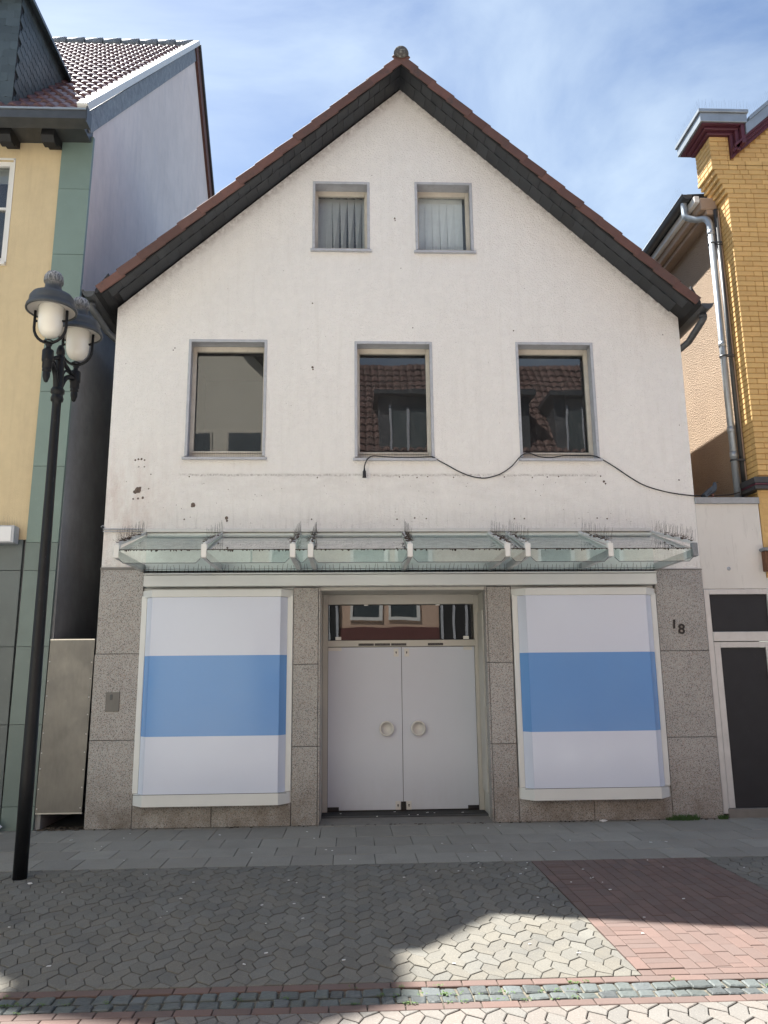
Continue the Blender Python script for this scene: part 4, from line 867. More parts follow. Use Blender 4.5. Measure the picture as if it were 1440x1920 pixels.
# slate hung dormer
DF = -0.18; zt_ = 11.40
dm = MB(); rz = lambda y: EZ+(y-EY)*sl-0.05
dm.prism([(DF, rz(DF)), (DF, zt_), (1.72, zt_), (1.72, rz(1.72))], -6.8, DX+0.0, 'x'); dmo = dm.build('dormer', 'dark_board', lb)
rw = 0.135
for k in range(16):                                        # cheek: fish scale courses along the roof slope
    for j in range(14):
        y_ = DF+0.02+j*0.145+(0.07 if k % 2 else 0); z_ = rz(DF)+0.06+k*rw
        if y_ > 1.7 or z_ < rz(y_)-0.10 or z_ > zt_-0.05: continue
        s_ = MB(); L_ = 0.11
        s_.obox((DX+0.010, y_+0.06, z_+0.045), ((0.005, 0, -0.0), Vector((0, 0.076, -0.028)), Vector((-0.004, 0.026, L_*0.72))), 0.002); s_.build('slate', 'dormer_slate', dmo)
for k in range(17):
    for j in range(6):
        x_ = DX+0.004-0.19*j+(0.095 if k % 2 else 0); z_ = rz(DF)+0.05+k*0.128
        if z_ > zt_-0.04: continue
        s_ = MB(); hw = 0.094
        prof = [(x_-hw*2, z_+0.11), (x_, z_+0.11), (x_, z_-0.012), (x_-0.04, z_-0.022), (x_-hw, z_-0.026), (x_-hw*1.7, z_-0.022), (x_-hw*2, z_-0.010)]
        prof = [(min(p_[0], DX+0.004), p_[1]) for p_ in prof]; s_.prism(prof, DF-0.016-rnd.uniform(0, .004), DF-0.006); s_.build('slate', 'dormer_slate', dmo)
dr = MB(); RX, RZ2 = -5.75, 12.4
o_ = [(DX+0.13, zt_-0.06), (DX+0.10, zt_+0.06), (RX, RZ2+0.08), (-6.88, zt_+0.06), (-6.88, zt_-0.06), (RX, RZ2-0.08)]
dr.prism(o_, DF-0.28, 2.9); dr.build('dormer_roof', 'dormer_slate', dmo)
dr = MB(); dr.sheet([[(DX, zt_-0.02), (RX, RZ2-0.05), (-6.8, zt_-0.02)]], DF-0.01); dr.box(-6.8, DX+0.06, DF-0.2, DF-0.02, zt_-0.10, zt_-0.04); dr.build('dormer_gable', 'dormer_slate', dmo)
# light box sign at the picture's left edge
sg = thing('light_box_sign', 'white light box sign with bird spikes on the cream wall above dark stone', 'sign', (-5.0, -0.1, 3.5))
bx = MB(); bx.box(-6.2, -4.165, -0.185, -0.03, 3.395, 3.61, 0.004); bx.build('housing', 'grey_trim', sg)
MB().box(-6.18, -4.195, -0.195, -0.186, 3.41, 3.595, 0.002).build('sign_face', 'sign_lens', sg)
bx = MB(); spikes(bx, (-6.1, -0.02, 3.62), (-4.2, -0.02, 3.62), 0.03, 0.14, lean=(0, -0.2, 1), fan=0.1); bx.build('bird_spikes', 'spike_wire', sg, 'stuff')
# steel sheet closing the gap between the houses
mg = thing('steel_panel', 'riveted dull steel sheet closing the narrow gap beside the left granite pier', 'metal panel', (-3.42, 0, 0.2))
mb = MB(); mb.add([(-3.705, -0.04, 0.19), (-3.165, -0.04, 0.19), (-3.137, -0.04, 2.205), (-3.674, -0.04, 2.21), (-3.705, -0.032, 0.19), (-3.165, -0.032, 0.19), (-3.137, -0.032, 2.205), (-3.674, -0.032, 2.21)],
               [(0, 1, 2, 3), (4, 5, 6, 7), (0, 1, 5, 4), (1, 2, 6, 5), (2, 3, 7, 6), (3, 0, 4, 7)]); mb.build('sheet', 'brushed_steel', mg)
mb = MB(); mb.box(-3.70, -3.16, -0.044, -0.02, 0.183, 0.196); mb.box(-3.675, -3.14, -0.044, -0.02, 2.203, 2.216); mb.build('edge_strip', 'rivet_steel', mg)
for i in range(9):
    for e in (0, 1):
        z_ = 0.26+i*0.21+rnd.uniform(-.02, .02); f_ = (z_-0.19)/2.0; x_ = (-3.69+0.03*f_) if e == 0 else (-3.185+0.03*f_)
        MB().lathe([(0.0, -0.006), (0.006, -0.004), (0.009, 0.0)], (x_, -0.041, z_), 8, 'y').build('rivet', 'rivet_steel', mg)

# ------------------------------------------------------------------ right neighbours
ax = thing('annex', 'low pale flat roofed annex with anthracite door between gable house and yellow brick', 'building', (5, 0, 0))
mb = MB(); mb.sheet([[(4.537, 2.795), (5.392, 2.795), (5.386, 3.93), (4.537, 3.93)]], 0.0); mb.add([(5.392, 0, 2.795), (5.386, 0, 3.93), (5.386, 0.6, 3.93), (5.392, 0.6, 2.795)], [(0, 1, 2, 3)])
mb.box(5.392, 6.6, -0.004, 0.02, 2.795, 2.93)
mb.build('plaster_wall', 'annex_plaster', ax)
mb = MB(); mb.box(4.536, 5.395, -0.03, 0.55, 3.915, 4.0, 0.004); mb.build('coping', 'bright_zinc', ax)
mb = MB(); mb.box(4.54, 5.30, 0.03, 8.0, 3.80, 3.93); mb.build('flat_roof', 'lead_flashing', ax)
fr_ = MB(); b = 0.004
fr_.box(4.54, 4.612, -0.01, 0.06, 0.05, 2.79, b); fr_.box(4.612, 5.372, -0.01, 0.06, 2.722, 2.79, b); fr_.box(5.372, 5.46, -0.01, 0.06, 0.0, 2.79, b); fr_.box(4.616, 5.368, -0.008, 0.06, 2.125, 2.245, b)
fr_.box(5.464, 6.6, -0.01, 0.06, 2.72, 2.79, b); fr_.box(6.5, 6.6, -0.01, 0.06, 0.0, 2.72, b)
fr_.build('door_frame', 'aluminium', ax)
MB().box(4.617, 5.367, 0.02, 0.04, 2.246, 2.720).build('transom_panel', 'anthracite_sheet', ax)
MB().box(5.464, 6.498, 0.02, 0.04, 0.2, 2.718).build('side_panel', 'anthracite_sheet', ax)
MB().box(4.60, 6.6, -0.02, 0.08, -0.02, 0.108, 0.004).build('door_sill', 'step_concrete', ax)
fr_ = MB(); fr_.box(4.617, 4.70, 0.0, 0.05, 0.112, 2.118, b); fr_.box(5.29, 5.367, 0.0, 0.05, 0.112, 2.118, b); fr_.box(4.70, 5.29, 0.0, 0.05, 2.045, 2.118, b)
do_ = fr_.build('door', 'aluminium', ax)
MB().box(4.702, 5.288, 0.02, 0.04, 0.112, 2.043).build('door_sheet', 'anthracite_sheet', do_)
mb = MB(); mb.lathe([(0.0, -0.01), (0.022, -0.008), (0.026, 0.0)], (4.905, -0.002, 3.055), 12, 'y'); mb.build('wall_plug', 'grey_trim', ax)

yb = thing('yellow_brick_house', 'yellow painted brick house with stepped corbels and maroon cornice at the right edge', 'house', (6, 0, 0))
CH = 0.0763
mb = MB(); mb.box(5.443, 7.6, 0.008, 0.36, 2.93, 8.50); mb.box(5.26, 5.62, 0.008, 0.47, 8.94, 9.45); mb.box(5.60, 7.6, 0.008, 0.47, 8.94, 9.02)
PX = 5.435
for i in range(6): mb.box(PX-i*0.033+0.01, 7.6, 0.008, 0.38+0.018*i, 8.50+i*CH, 8.50+(i+1)*CH)
mb.build('masonry', 'yellow_mortar', yb)
bk = []
def brick(x0, x1, y0, y1, z0, z1):
    bk.append((x0, x1, y0, y1, z0, z1))
nrow = int((9.62-2.95)/CH)
for rI in range(nrow):
    z0 = 8.50+(rI-int((8.50-2.95)/CH))*CH; z1 = z0+CH-0.009
    if z0 < 8.49: xl = PX; yr = 0.36
    elif z0 < 8.50+5.5*CH: i_ = round((z0-8.50)/CH)+1; xl = PX-i_*0.032; yr = 0.38+0.018*i_
    else: xl = 5.243; yr = 0.47
    if z0 > 9.40: continue
    x = xl; wd = 0.25 if rI % 2 else 0.125; k = 0
    while x < (7.4 if z0 < 9.0 else 5.52):
        w_ = min(wd, (7.4 if z0 < 9.0 else 5.525)-x)
        brick(x+(0.0 if k == 0 else 0.0035), x+w_-0.0035, -0.002+rnd.uniform(-.0025, .0025), 0.04 if k else 0.118, z0, z1); x += w_; k += 1
        r_ = rnd.random(); wd = 0.25 if r_ < 0.55 else 0.125
    y = 0.125; wd = 0.25 if rI % 2 == 0 else 0.125                       # flank
    while y < yr-0.02:
        w_ = min(wd, yr-y); brick(xl+rnd.uniform(-.002, .002), xl+0.04, y+0.0035, y+w_-0.0035, z0, z1); y += w_; wd = 0.25
sc_ = []
for b_ in bk:
    c_ = ((b_[0]+b_[1])/2, b_[2], (b_[4]+b_[5])/2); p = project(c_); ins = p and -20 < p[0] < 1460 and -20 < p[1] < 935
    sc_.append((0 if ins else 1, -c_[2], b_))
sc_.sort(key=lambda t: (t[0], t[1])); cache = {}; rest = MB()
for i, (f, _, b_) in enumerate(sc_):
    if f == 0 and i < 296:
        dx, dy, dz = b_[1]-b_[0], b_[3]-b_[2], b_[5]-b_[4]; key = (round(dx, 2), round(dy, 2))
        if key not in cache: cache[key] = MB().box(-dx/2, dx/2, -dy/2, dy/2, -dz/2, dz/2, 0.006).mesh('brick', 'yellow_brick')
        inst('brick', cache[key], yb, ((b_[0]+b_[1])/2, (b_[2]+b_[3])/2, (b_[4]+b_[5])/2), (0, rnd.uniform(-.004, .004), 0))
    else: rest.box(*b_, 0.006)
rest.build('bricks', 'yellow_brick', yb, 'stuff')
# cornice: maroon moulding under zinc capping, stepping from pier to gable
def molding(pts, name, mat, sx0, sx1, prof):
    """run a profile (out, up) along the front at Y=0 through pts (x, z); ends returned along the flank"""
    m_ = MB()
    for (xa, za), (xb, zb) in zip(pts, pts[1:]):
        k = len(prof); A = [(xa, -o, za+u) for o, u in prof]; B = [(xb, -o, zb+u) for o, u in prof]
        m_.add(A+B, [(i, (i+1) % k, k+(i+1) % k, k+i) for i in range(k)]); m_.add(A, [tuple(range(k))]); m_.add(B, [tuple(range(k))])
    return m_
X0, X1c = 5.243, 5.53
m_ = MB()                                                   # pier cap, maroon
m_.box(X0-0.05, X1c+0.05, -0.05, 0.50, 9.415, 9.455, 0.008); m_.box(X0-0.11, X1c+0.11, -0.11, 0.54, 9.455, 9.49, 0.01); m_.box(X0-0.17, X1c+0.17, -0.17, 0.58, 9.49, 9.511)
gl_ = 0.87                                                  # slope of the rising gable cornice
for o, u0, u1 in ((0.05, -0.06, -0.005), (0.11, -0.005, 0.045), (0.17, 0.045, 0.075)):
    m_.add([(X1c+0.0, -o, 9.10+u0), (7.6, -o, 9.10+u0+gl_*(7.6-X1c)), (7.6, -o, 9.10+u1+gl_*(7.6-X1c)), (X1c+0.0, -o, 9.10+u1), (X1c+0.0, 0.3, 9.10+u0), (7.6, 0.3, 9.10+u0+gl_*(7.6-X1c)), (7.6, 0.3, 9.10+u1+gl_*(7.6-X1c)), (X1c+0.0, 0.3, 9.10+u1)],
           [(0, 1, 2, 3), (4, 5, 6, 7), (0, 1, 5, 4), (1, 2, 6, 5), (2, 3, 7, 6), (3, 0, 4, 7)])
m_.box(X1c, X1c+0.05, -0.05, 0.3, 9.06, 9.415, 0.008); m_.box(X1c+0.052, X1c+0.11, -0.11, 0.3, 9.13, 9.455, 0.008); m_.box(X1c+0.112, X1c+0.17, -0.168, 0.3, 9.2, 9.49, 0.006)
m_.build('cornice', 'maroon_paint', yb)
m_ = MB(); m_.box(X0-0.20, X1c+0.20, -0.20, 0.62, 9.512, 9.65, 0.004); m_.box(X0-0.225, X1c+0.22, -0.225, 0.64, 9.652, 9.705, 0.004)
for o, u0, u1, xs_ in ((0.198, 0.077, 0.24, X1c+0.172), (0.223, 0.242, 0.30, X1c+0.221)):
    zz = lambda x, u: 9.10+u+gl_*(x-X1c)
    m_.add([(xs_, -o, zz(xs_, u0)), (7.6, -o, zz(7.6, u0)), (7.6, -o, zz(7.6, u1)), (xs_, -o, zz(xs_, u1)), (xs_, 0.4, zz(xs_, u0)), (7.6, 0.4, zz(7.6, u0)), (7.6, 0.4, zz(7.6, u1)), (xs_, 0.4, zz(xs_, u1))],
           [(0, 1, 2, 3), (4, 5, 6, 7), (0, 1, 5, 4), (1, 2, 6, 5), (2, 3, 7, 6), (3, 0, 4, 7)])
m_.build('zinc_capping', 'bright_zinc', yb)
gb_ = MB(); gb_.prism([(5.54, 9.0), (7.55, 9.0), (7.55, 9.1+gl_*2.0), (5.54, 9.09)], 0.004, 0.35); gb_.build('gable_masonry', 'yellow_mortar', yb)
gr_ = MB()
for r_ in range(26):
    z_ = 9.01+r_*CH; xa_ = max(5.535, 5.53+(z_+CH-9.05)/gl_); x_ = xa_
    while x_ < 7.4:
        w_ = rnd.choice((0.25, 0.25, 0.125)); gr_.box(x_+0.0035, x_+w_-0.0035, -0.003, 0.03, z_, z_+CH-0.009, 0.006); x_ += w_
gr_.build('gable_bricks', 'yellow_brick', yb, 'stuff')
sp_ = MB(); spikes(sp_, (X0-0.2, -0.2, 9.707), (X1c+0.2, -0.2, 9.707), 0.035, 0.15, lean=(0, -0.15, 1), fan=0.15); spikes(sp_, (X0-0.2, 0.6, 9.707), (X0-0.2, -0.2, 9.707), 0.035, 0.15, lean=(-0.2, 0, 1), fan=0.15)
spikes(sp_, (X1c+0.25, -0.2, 9.10+0.305+gl_*0.25), (7.2, -0.2, 9.10+0.305+gl_*(7.2-X1c)), 0.035, 0.15, lean=(-0.3, -0.15, 1), fan=0.15); sp_.build('bird_spikes', 'spike_wire', yb, 'stuff')
# ledge at first floor level
m_ = MB(); m_.box(5.33, 7.6, -0.09, 0.42, 4.10, 4.155, 0.006); m_.box(5.315, 7.6, -0.11, 0.44, 4.178, 4.262, 0.008); m_.build('ledge', 'gutter_zinc', yb)
m_ = MB(); m_.box(5.325, 7.6, -0.10, 0.43, 4.156, 4.177); m_.build('ledge_stripe', 'maroon_paint', yb)
# rear wing: pebble dashed flank with eaves, gutter and downpipe
WX = 5.405
m_ = MB(); m_.add([(WX, 0.30, 3.5), (WX, 13, 3.5), (WX, 13, 8.62), (WX, 0.30, 8.62)], [(0, 1, 2, 3)]); m_.add([(WX, 13, 0), (9, 13, 0), (9, 13, 8.62), (WX, 13, 8.62)], [(0, 1, 2, 3)]); m_.add([(WX+0.01, 0.40, 0.0), (WX+0.01, 13, 0.0), (WX+0.01, 13, 3.5), (WX+0.01, 0.40, 3.5)], [(0, 1, 2, 3)]); m_.build('flank_wall', 'pebble_render', yb)
m_ = MB(); m_.box(WX-0.23, WX+0.02, 0.32, 13, 8.44, 8.63, 0.01); m_.box(WX-0.15, WX+0.02, 0.32, 13, 8.36, 8.435, 0.008); m_.build('eaves_soffit', 'soffit_board', yb)
m_ = MB(); m_.box(WX-0.305, WX-0.235, 0.33, 13, 8.56, 8.66); m_.build('eaves_fascia', 'white_metal', yb)
m_ = MB(); m_.prism([(WX-0.36, 8.70), (WX-0.36, 8.76), (9, 9.0), (9, 8.8), (WX-0.2, 8.62)], 0.44, 13); m_.build('wing_roof', 'dark_board', yb)
GX, GZ = WX-0.365, 8.74
m_ = MB(); pr = [(GX+0.075*math.cos(R_(a)), GZ+0.075*math.sin(R_(a))) for a in range(180, 361, 15)]; m_.prism(pr+[(p[0], p[1]) for p in [(GX+0.067*math.cos(R_(a)), GZ+0.067*math.sin(R_(a))) for a in range(360, 179, -15)]], 0.42, 13); m_.prism(pr, 0.415, 0.425); m_.tube([(GX-0.078, 0.42, GZ+0.004), (GX-0.078, 13, GZ+0.004)], 0.009, 6)
m_.build('gutter', 'gutter_zinc', yb)
m_ = MB(); spikes(m_, (GX-0.07, 0.45, GZ+0.01), (GX-0.07, 6.0, GZ+0.01), 0.05, 0.17, lean=(-0.25, 0, 1), fan=0.15); m_.build('bird_spikes', 'spike_wire', yb, 'stuff')
dpx = WX-0.145
m_ = MB(); m_.tube(smooth([(GX, 0.56, GZ-0.05), (GX, 0.56, GZ-0.16), (GX+0.0, 0.53, GZ-0.30), (GX+0.10, 0.44, GZ-0.40), (dpx-0.03, 0.34, GZ-0.45), (dpx, 0.28, GZ-0.56), (dpx, 0.265, GZ-0.72)], 5), 0.047, 14); m_.tube([(dpx, 0.265, GZ-0.70), (dpx, 0.262, 4.02)], 0.045, 14)
for z_ in (8.02, 6.28, 5.02, 4.66): m_.lathe([(0.045, -0.04), (0.050, -0.04), (0.050, 0.04), (0.045, 0.04)], (dpx, 0.264, z_), 14)
m_.build('downpipe', 'bright_zinc', yb)
for z_ in (7.84, 6.10, 4.58):
    m_ = MB(); m_.lathe([(0.052, -0.012), (0.056, -0.012), (0.056, 0.012), (0.052, 0.012)], (dpx, 0.264, z_), 14); m_.bar((dpx+0.05, 0.264, z_), (WX+0.01, 0.264, z_), 0.012, 0.012); m_.bar((dpx, 0.21, z_), (dpx+0.12, 0.20, z_), 0.01, 0.02); m_.build('pipe_clip', 'gutter_zinc', yb)
MB().box(WX-0.012, WX+0.012, 0.27, 0.31, 4.2, 8.4).build('edge_trim', 'soffit_board', yb)
MB().tube([(WX-0.02, 0.30, 4.2), (WX-0.02, 0.30, 8.42)], 0.034, 10).build('cable_duct', 'gutter_zinc', yb)
m_ = MB(); m_.box(5.40, 7.6, 0.0, 0.02, 2.93, 4.1); m_.build('lower_front', 'yellow_brick', yb)
bw = thing('wooden_box', 'weathered brown wooden box with a grey cap on the yellow wall at the right edge', 'wall box', (5.45, -0.05, 3.15))
m_ = MB(); m_.box(5.355, 5.60, -0.10, -0.002, 3.01, 3.27, 0.006)
for z_ in (3.07, 3.13, 3.19): m_.box(5.35, 5.605, -0.105, -0.10, z_, z_+0.012)
m_.build('body', 'rust_wood', bw)
MB().box(5.325, 5.63, -0.13, -0.002, 3.272, 3.315, 0.012).build('cap', 'lead_flashing', bw)

# ------------------------------------------------------------------ street lamp with two bells
PXL, PYL = -2.945, -2.325
sl_ = thing('street_lamp', 'black iron street lamp with two white globe lanterns under bell hoods', 'street lamp', (PXL, PYL, 0))
m_ = MB(); m_.lathe([(0.0, 0.0), (0.062, 0.0), (0.062, 0.9), (0.057, 1.6), (0.050, 3.0), (0.043, 4.40), (0.043, 4.46), (0.058, 4.47), (0.062, 4.50), (0.055, 4.525), (0.052, 4.54), (0.066, 4.555), (0.066, 4.59), (0.056, 4.605), (0.048, 4.62), (0.052, 4.68), (0.046, 4.80), (0.042, 4.92), (0.044, 4.935), (0.034, 4.945), (0.034, 4.97), (0.042, 4.975), (0.040, 5.02), (0.026, 5.06), (0.0, 5.075)], (PXL, PYL, 0), 20); m_.build('pole', 'lamp_iron', sl_)
for dx, dy in ((-0.012, -0.285), (0.065, 0.275)):
    c_ = Vector((PXL+dx, PYL+dy, 0)); e = Vector((dx, dy, 0)).normalized()
    P_ = lambda r_, z_: (PXL+e.x*r_, PYL+e.y*r_, z_)
    ln_ = math.hypot(dx, dy)
    m_ = MB(); m_.tube(smooth([P_(0.03, 4.60), P_(0.055, 4.66), P_(0.10, 4.74), P_(0.17, 4.79), P_(ln_-0.02, 4.80)], 4), [0.026]*17, 10); m_.tube([P_(0.02, 4.93), P_(ln_, 4.80)], 0.022, 8); m_.tube(smooth([P_(0.05, 4.75), P_(0.10, 4.83), P_(0.16, 4.84)], 4), 0.012, 6)
    arm = m_.build('arm', 'lamp_iron', sl_)
    m_ = MB(); m_.lathe([(0.0, 4.56), (0.018, 4.57), (0.034, 4.62), (0.036, 4.655), (0.030, 4.67), (0.041, 4.675), (0.042, 4.69), (0.038, 4.70), (0.046, 4.71), (0.046, 4.77), (0.052, 4.775), (0.054, 4.79), (0.054, 4.885), (0.050, 4.895), (0.030, 4.90), (0.022, 4.93), (0.030, 4.945), (0.034, 4.96), (0.0, 4.965)], (c_.x, c_.y, 0), 16); m_.build('socket', 'lamp_iron', arm)
    m_ = MB(); Y_ = []
    rr = 0.155
    for a in range(180, 361, 15): Y_.append((c_.x+rr*math.cos(R_(a)), c_.y, 5.135+0.165*math.sin(R_(a))))
    Y_ = [(c_.x-rr, c_.y, 5.31)]+Y_+[(c_.x+rr, c_.y, 5.31)]
    m_.tube(Y_, 0.0145, 8); m_.tube([(c_.x-rr-0.005, c_.y, 5.20), (c_.x-rr+0.045, c_.y, 5.20)], 0.013, 6); m_.tube([(c_.x+rr+0.005, c_.y, 5.20), (c_.x+rr-0.045, c_.y, 5.20)], 0.013, 6)
    m_.lathe([(0.05, 4.975), (0.055, 4.985), (0.03, 5.0)], (c_.x, c_.y, 0), 12); m_.build('yoke', 'lamp_iron', arm)
    m_ = MB(); m_.lathe([(0.0, 5.022), (0.035, 5.026), (0.070, 5.045), (0.098, 5.08), (0.112, 5.125), (0.117, 5.18), (0.117, 5.33), (0.115, 5.35)], (c_.x, c_.y, 0), 28); m_.build('globe', 'milk_glass', arm)
    m_ = MB(); m_.lathe([(0.118, 5.345), (0.19, 5.335), (0.222, 5.312)], (c_.x, c_.y, 0), 32); m_.build('reflector', 'lamp_reflector', arm)
    m_ = MB(); m_.lathe([(0.222, 5.305), (0.240, 5.302), (0.243, 5.315), (0.236, 5.345), (0.218, 5.352), (0.216, 5.385), (0.212, 5.43), (0.190, 5.465), (0.130, 5.49), (0.105, 5.50), (0.103, 5.515), (0.088, 5.525), (0.078, 5.56), (0.076, 5.60), (0.090, 5.605), (0.094, 5.615), (0.094, 5.635), (0.088, 5.675), (0.066, 5.712), (0.035, 5.73), (0.0, 5.735)], (c_.x, c_.y, 0), 32); m_.build('hood', 'lamp_cap', arm)

# ------------------------------------------------------------------ pigeon on the annex coping
pg = thing('pigeon', 'dark grey pigeon perched on the zinc coping of the annex', 'pigeon', (4.80, 0.06, 4.0))
def body(nodes, name, mat, sub=2):
    vs = [n_[0] for n_ in nodes]; me = bpy.data.meshes.new(name); me.from_pydata(vs, [(i, i+1) for i in range(len(vs)-1)], [])
    o = bpy.data.objects.new(name, me); col.objects.link(o); o.modifiers.new('skin', 'SKIN'); sm_ = o.modifiers.new('sub', 'SUBSURF'); sm_.levels = sm_.render_levels = sub
    for i, n_ in enumerate(nodes): me.skin_vertices[0].data[i].radius = n_[1]; me.skin_vertices[0].data[i].use_root = (i == 1)
    dg = bpy.context.evaluated_depsgraph_get(); m2 = bpy.data.meshes.new_from_object(o.evaluated_get(dg)); bpy.data.objects.remove(o); m2.materials.clear(); m2.materials.append(MT[mat])
    for p in m2.polygons: p.use_smooth = True
    m2.name = name; return place(bpy.data.objects.new(name, m2), pg, (0, 0, 0))
g0 = Vector((4.80, 0.04, 4.0)); Q = lambda x, y, z: tuple(g0+Vector((x, y, z)))
body([(Q(-0.135, 0.03, 0.012), (0.018, 0.007)), (Q(-0.07, 0.01, 0.055), (0.036, 0.030)), (Q(-0.015, 0.0, 0.095), (0.054, 0.050)), (Q(0.03, -0.005, 0.128), (0.050, 0.048)), (Q(0.042, -0.008, 0.172), (0.028, 0.029)), (Q(0.044, -0.008, 0.205), (0.026, 0.026)), (Q(0.056, -0.012, 0.216), (0.016, 0.016))], 'body', 'pigeon_grey')
for s_ in (-1, 1):
    w_ = MB(); w_.obox(Q(-0.045, 0.048*s_, 0.085), (Vector((0.075, -0.004*s_, 0.062)), Vector((0, 0.007, 0)), Vector((-0.018, 0, 0.024))), 0.006); w_.build('wing', 'pigeon_grey', pg)
    w_ = MB(); w_.obox(Q(-0.075, 0.054*s_, 0.052), (Vector((0.05, 0, 0.04)), Vector((0, 0.004, 0)), Vector((-0.006, 0, 0.008))), 0.003); w_.build('wing_bar', 'pigeon_dark', pg)
    w_ = MB(); w_.tube([Q(0.0, 0.022*s_, 0.06), Q(0.004, 0.022*s_, 0.004)], 0.006, 6)
    for a in (-0.5, 0.0, 0.5): w_.tube([Q(0.004, 0.022*s_, 0.005), Q(0.004+0.03*math.cos(a), 0.022*s_+0.03*math.sin(a), 0.003)], 0.0035, 5)
    w_.build('leg', 'pigeon_pink', pg)
w_ = MB(); w_.tube([Q(0.066, -0.014, 0.214), Q(0.092, -0.02, 0.205)], [0.0075, 0.002], 6); w_.build('beak', 'pigeon_dark', pg)
w_ = MB(); w_.obox(Q(-0.15, 0.035, 0.006), (Vector((0.055, -0.006, 0.030)), Vector((0, 0.026, 0)), Vector((-0.002, 0, 0.005))), 0.003); w_.build('tail', 'pigeon_dark', pg)

# ------------------------------------------------------------------ weeds, litter
def tuft(mb_, x, y, r_, h, n_):
    for _ in range(n_):
        a = rnd.uniform(0, 6.28); q = r_*math.sqrt(rnd.random()); bx_, by_ = x+q*math.cos(a)*1.6, y+q*math.sin(a)*0.6
        l_ = h*rnd.uniform(0.4, 1.1); tx, ty = rnd.uniform(-.7, .7)*l_, rnd.uniform(-.7, .5)*l_; w_ = rnd.uniform(0.0015, 0.004)
        mb_.add([(bx_-w_, by_, 0), (bx_+w_, by_, 0), (bx_+tx*0.5+w_, by_+ty*0.5, l_*0.7), (bx_+tx*0.5-w_, by_+ty*0.5, l_*0.7), (bx_+tx, by_+ty, l_*0.85)], [(0, 1, 2, 3), (3, 2, 4)])
for x_, y_, r_, h_, n_, lab in ((4.05, -0.075, 0.10, 0.075, 260, 'larger clump of grass at the foot of the right granite pier'), (4.50, -0.07, 0.04, 0.06, 110, 'small grass clump at the foot of the aluminium door frame')):
    t_ = thing('grass_tuft', lab, 'grass tuft', (x_, y_, 0), 'grass growing from the joint below the wall'); m_ = MB(); tuft(m_, x_, y_, r_, h_, n_); 
    if n_ > 200: tuft(m_, x_-0.16, y_, 0.06, 0.045, 120)
    m_.build('grass_blades', 'grass_leaf', t_)
m_ = MB()
for _ in range(46):                                        # small leaves in the gutter joints
    cx = rnd.choice([rnd.gauss(0.55, 0.12), rnd.gauss(0.75, 0.25), rnd.gauss(-1.75, 0.2), rnd.gauss(1.25, 0.4), rnd.uniform(-2, 2.4)]); cyy = rnd.choice([C2, C2, KB, C3])+rnd.uniform(-.012, .012)
    for _ in range(rnd.randint(4, 16)):
        x_, y_, z_ = cx+rnd.gauss(0, .014), cyy+rnd.gauss(0, .007), rnd.uniform(0.0, 0.014); a = rnd.uniform(0, 6.28); q = rnd.uniform(0.003, 0.008)
        m_.add([(x_+q*math.cos(a+t), y_+q*math.sin(a+t), z_+q*0.5*math.sin(t*2+a)) for t in (0, 1.57, 3.14, 4.71)], [(0, 1, 2, 3)])
tag(m_.build('gutter_weeds', 'weed_leaf', None, 'stuff'), 'tiny green weeds in the joints of the cobbled gutter', 'weeds')
m_ = MB()
for i in range(60):
    x_ = rnd.uniform(-3.0, 4.4); m_.obox((x_, -0.045+rnd.uniform(-.03, .02), 0.004), ((rnd.uniform(.006, .02), 0.004, 0), (0, 0.008, 0), (0, 0, 0.005)), 0.002)
for i in range(40):
    x_ = rnd.uniform(-3.65, -3.17); m_.obox((x_, rnd.uniform(-.05, .15), 0.006), ((rnd.uniform(.006, .03), 0.006, 0), (0, 0.012, 0), (0, 0, 0.008)), 0.002)
tag(m_.build('wall_foot_debris', 'dirt', None, 'stuff'), 'dark crumbs of dirt along the foot of the house', 'debris')
def crumple(name, lab, x_, y_, r_, mat, sz=(1, .6, .5), cat='paper scrap', grp=None):
    t_ = MB(); n_ = 7; vs = []
    for j in range(5):
        for k in range(n_):
            a, b_ = 6.283*k/n_, math.pi*(j+0.5)/5; q = r_*rnd.uniform(0.6, 1.15); vs.append((x_+q*sz[0]*math.cos(a)*math.sin(b_), y_+q*sz[1]*math.sin(a)*math.sin(b_), r_*sz[2]*0.9+q*sz[2]*math.cos(b_)))
    t_.add(vs, [(j*n_+k, j*n_+(k+1) % n_, (j+1)*n_+(k+1) % n_, (j+1)*n_+k) for j in range(4) for k in range(n_)]); t_.add(vs[:n_], [tuple(range(n_))]); t_.add(vs[-n_:], [tuple(range(n_))])
    return tag(t_.build(name, mat), lab, cat, grp)
crumple('paper_scrap', 'crumpled white paper scrap at the wall under the right display window', 3.02, -0.10, 0.05, 'paper_white', (1.1, .4, .25), grp='litter on the paving')
crumple('paper_scrap', 'white paper scrap lying by the foot of the lamp post', -2.78, -2.52, 0.022, 'paper_white', (1, .6, .35), grp='litter on the paving')
crumple('paper_scrap', 'pale scrap on the dark red bricks of the crossing band', 2.13, -3.86, 0.012, 'paper_white', (1, .5, .3), grp='litter on the paving')
crumple('litter_bag', 'white and blue plastic bag against the dark stone base at the left edge', -4.14, -0.12, 0.12, 'bag_plastic', (0.8, .5, .62), 'bag')
m_ = MB()
for _ in range(80):
    x_, y_ = rnd.uniform(-3.2, 3.6), rnd.uniform(-4.9, -0.1); q = rnd.uniform(0.003, 0.008)
    m_.obox((x_, y_, 0.004), ((q*1.5, rnd.uniform(-q, q), 0), (0, q*0.8, 0), (0, 0, 0.002)))
for _ in range(9): m_.obox((rnd.uniform(-0.2, 1.6), rnd.uniform(0.2, 0.55), 0.052), ((rnd.uniform(.005, .014), 0.003, 0), (0, 0.006, 0), (0, 0, 0.003)))
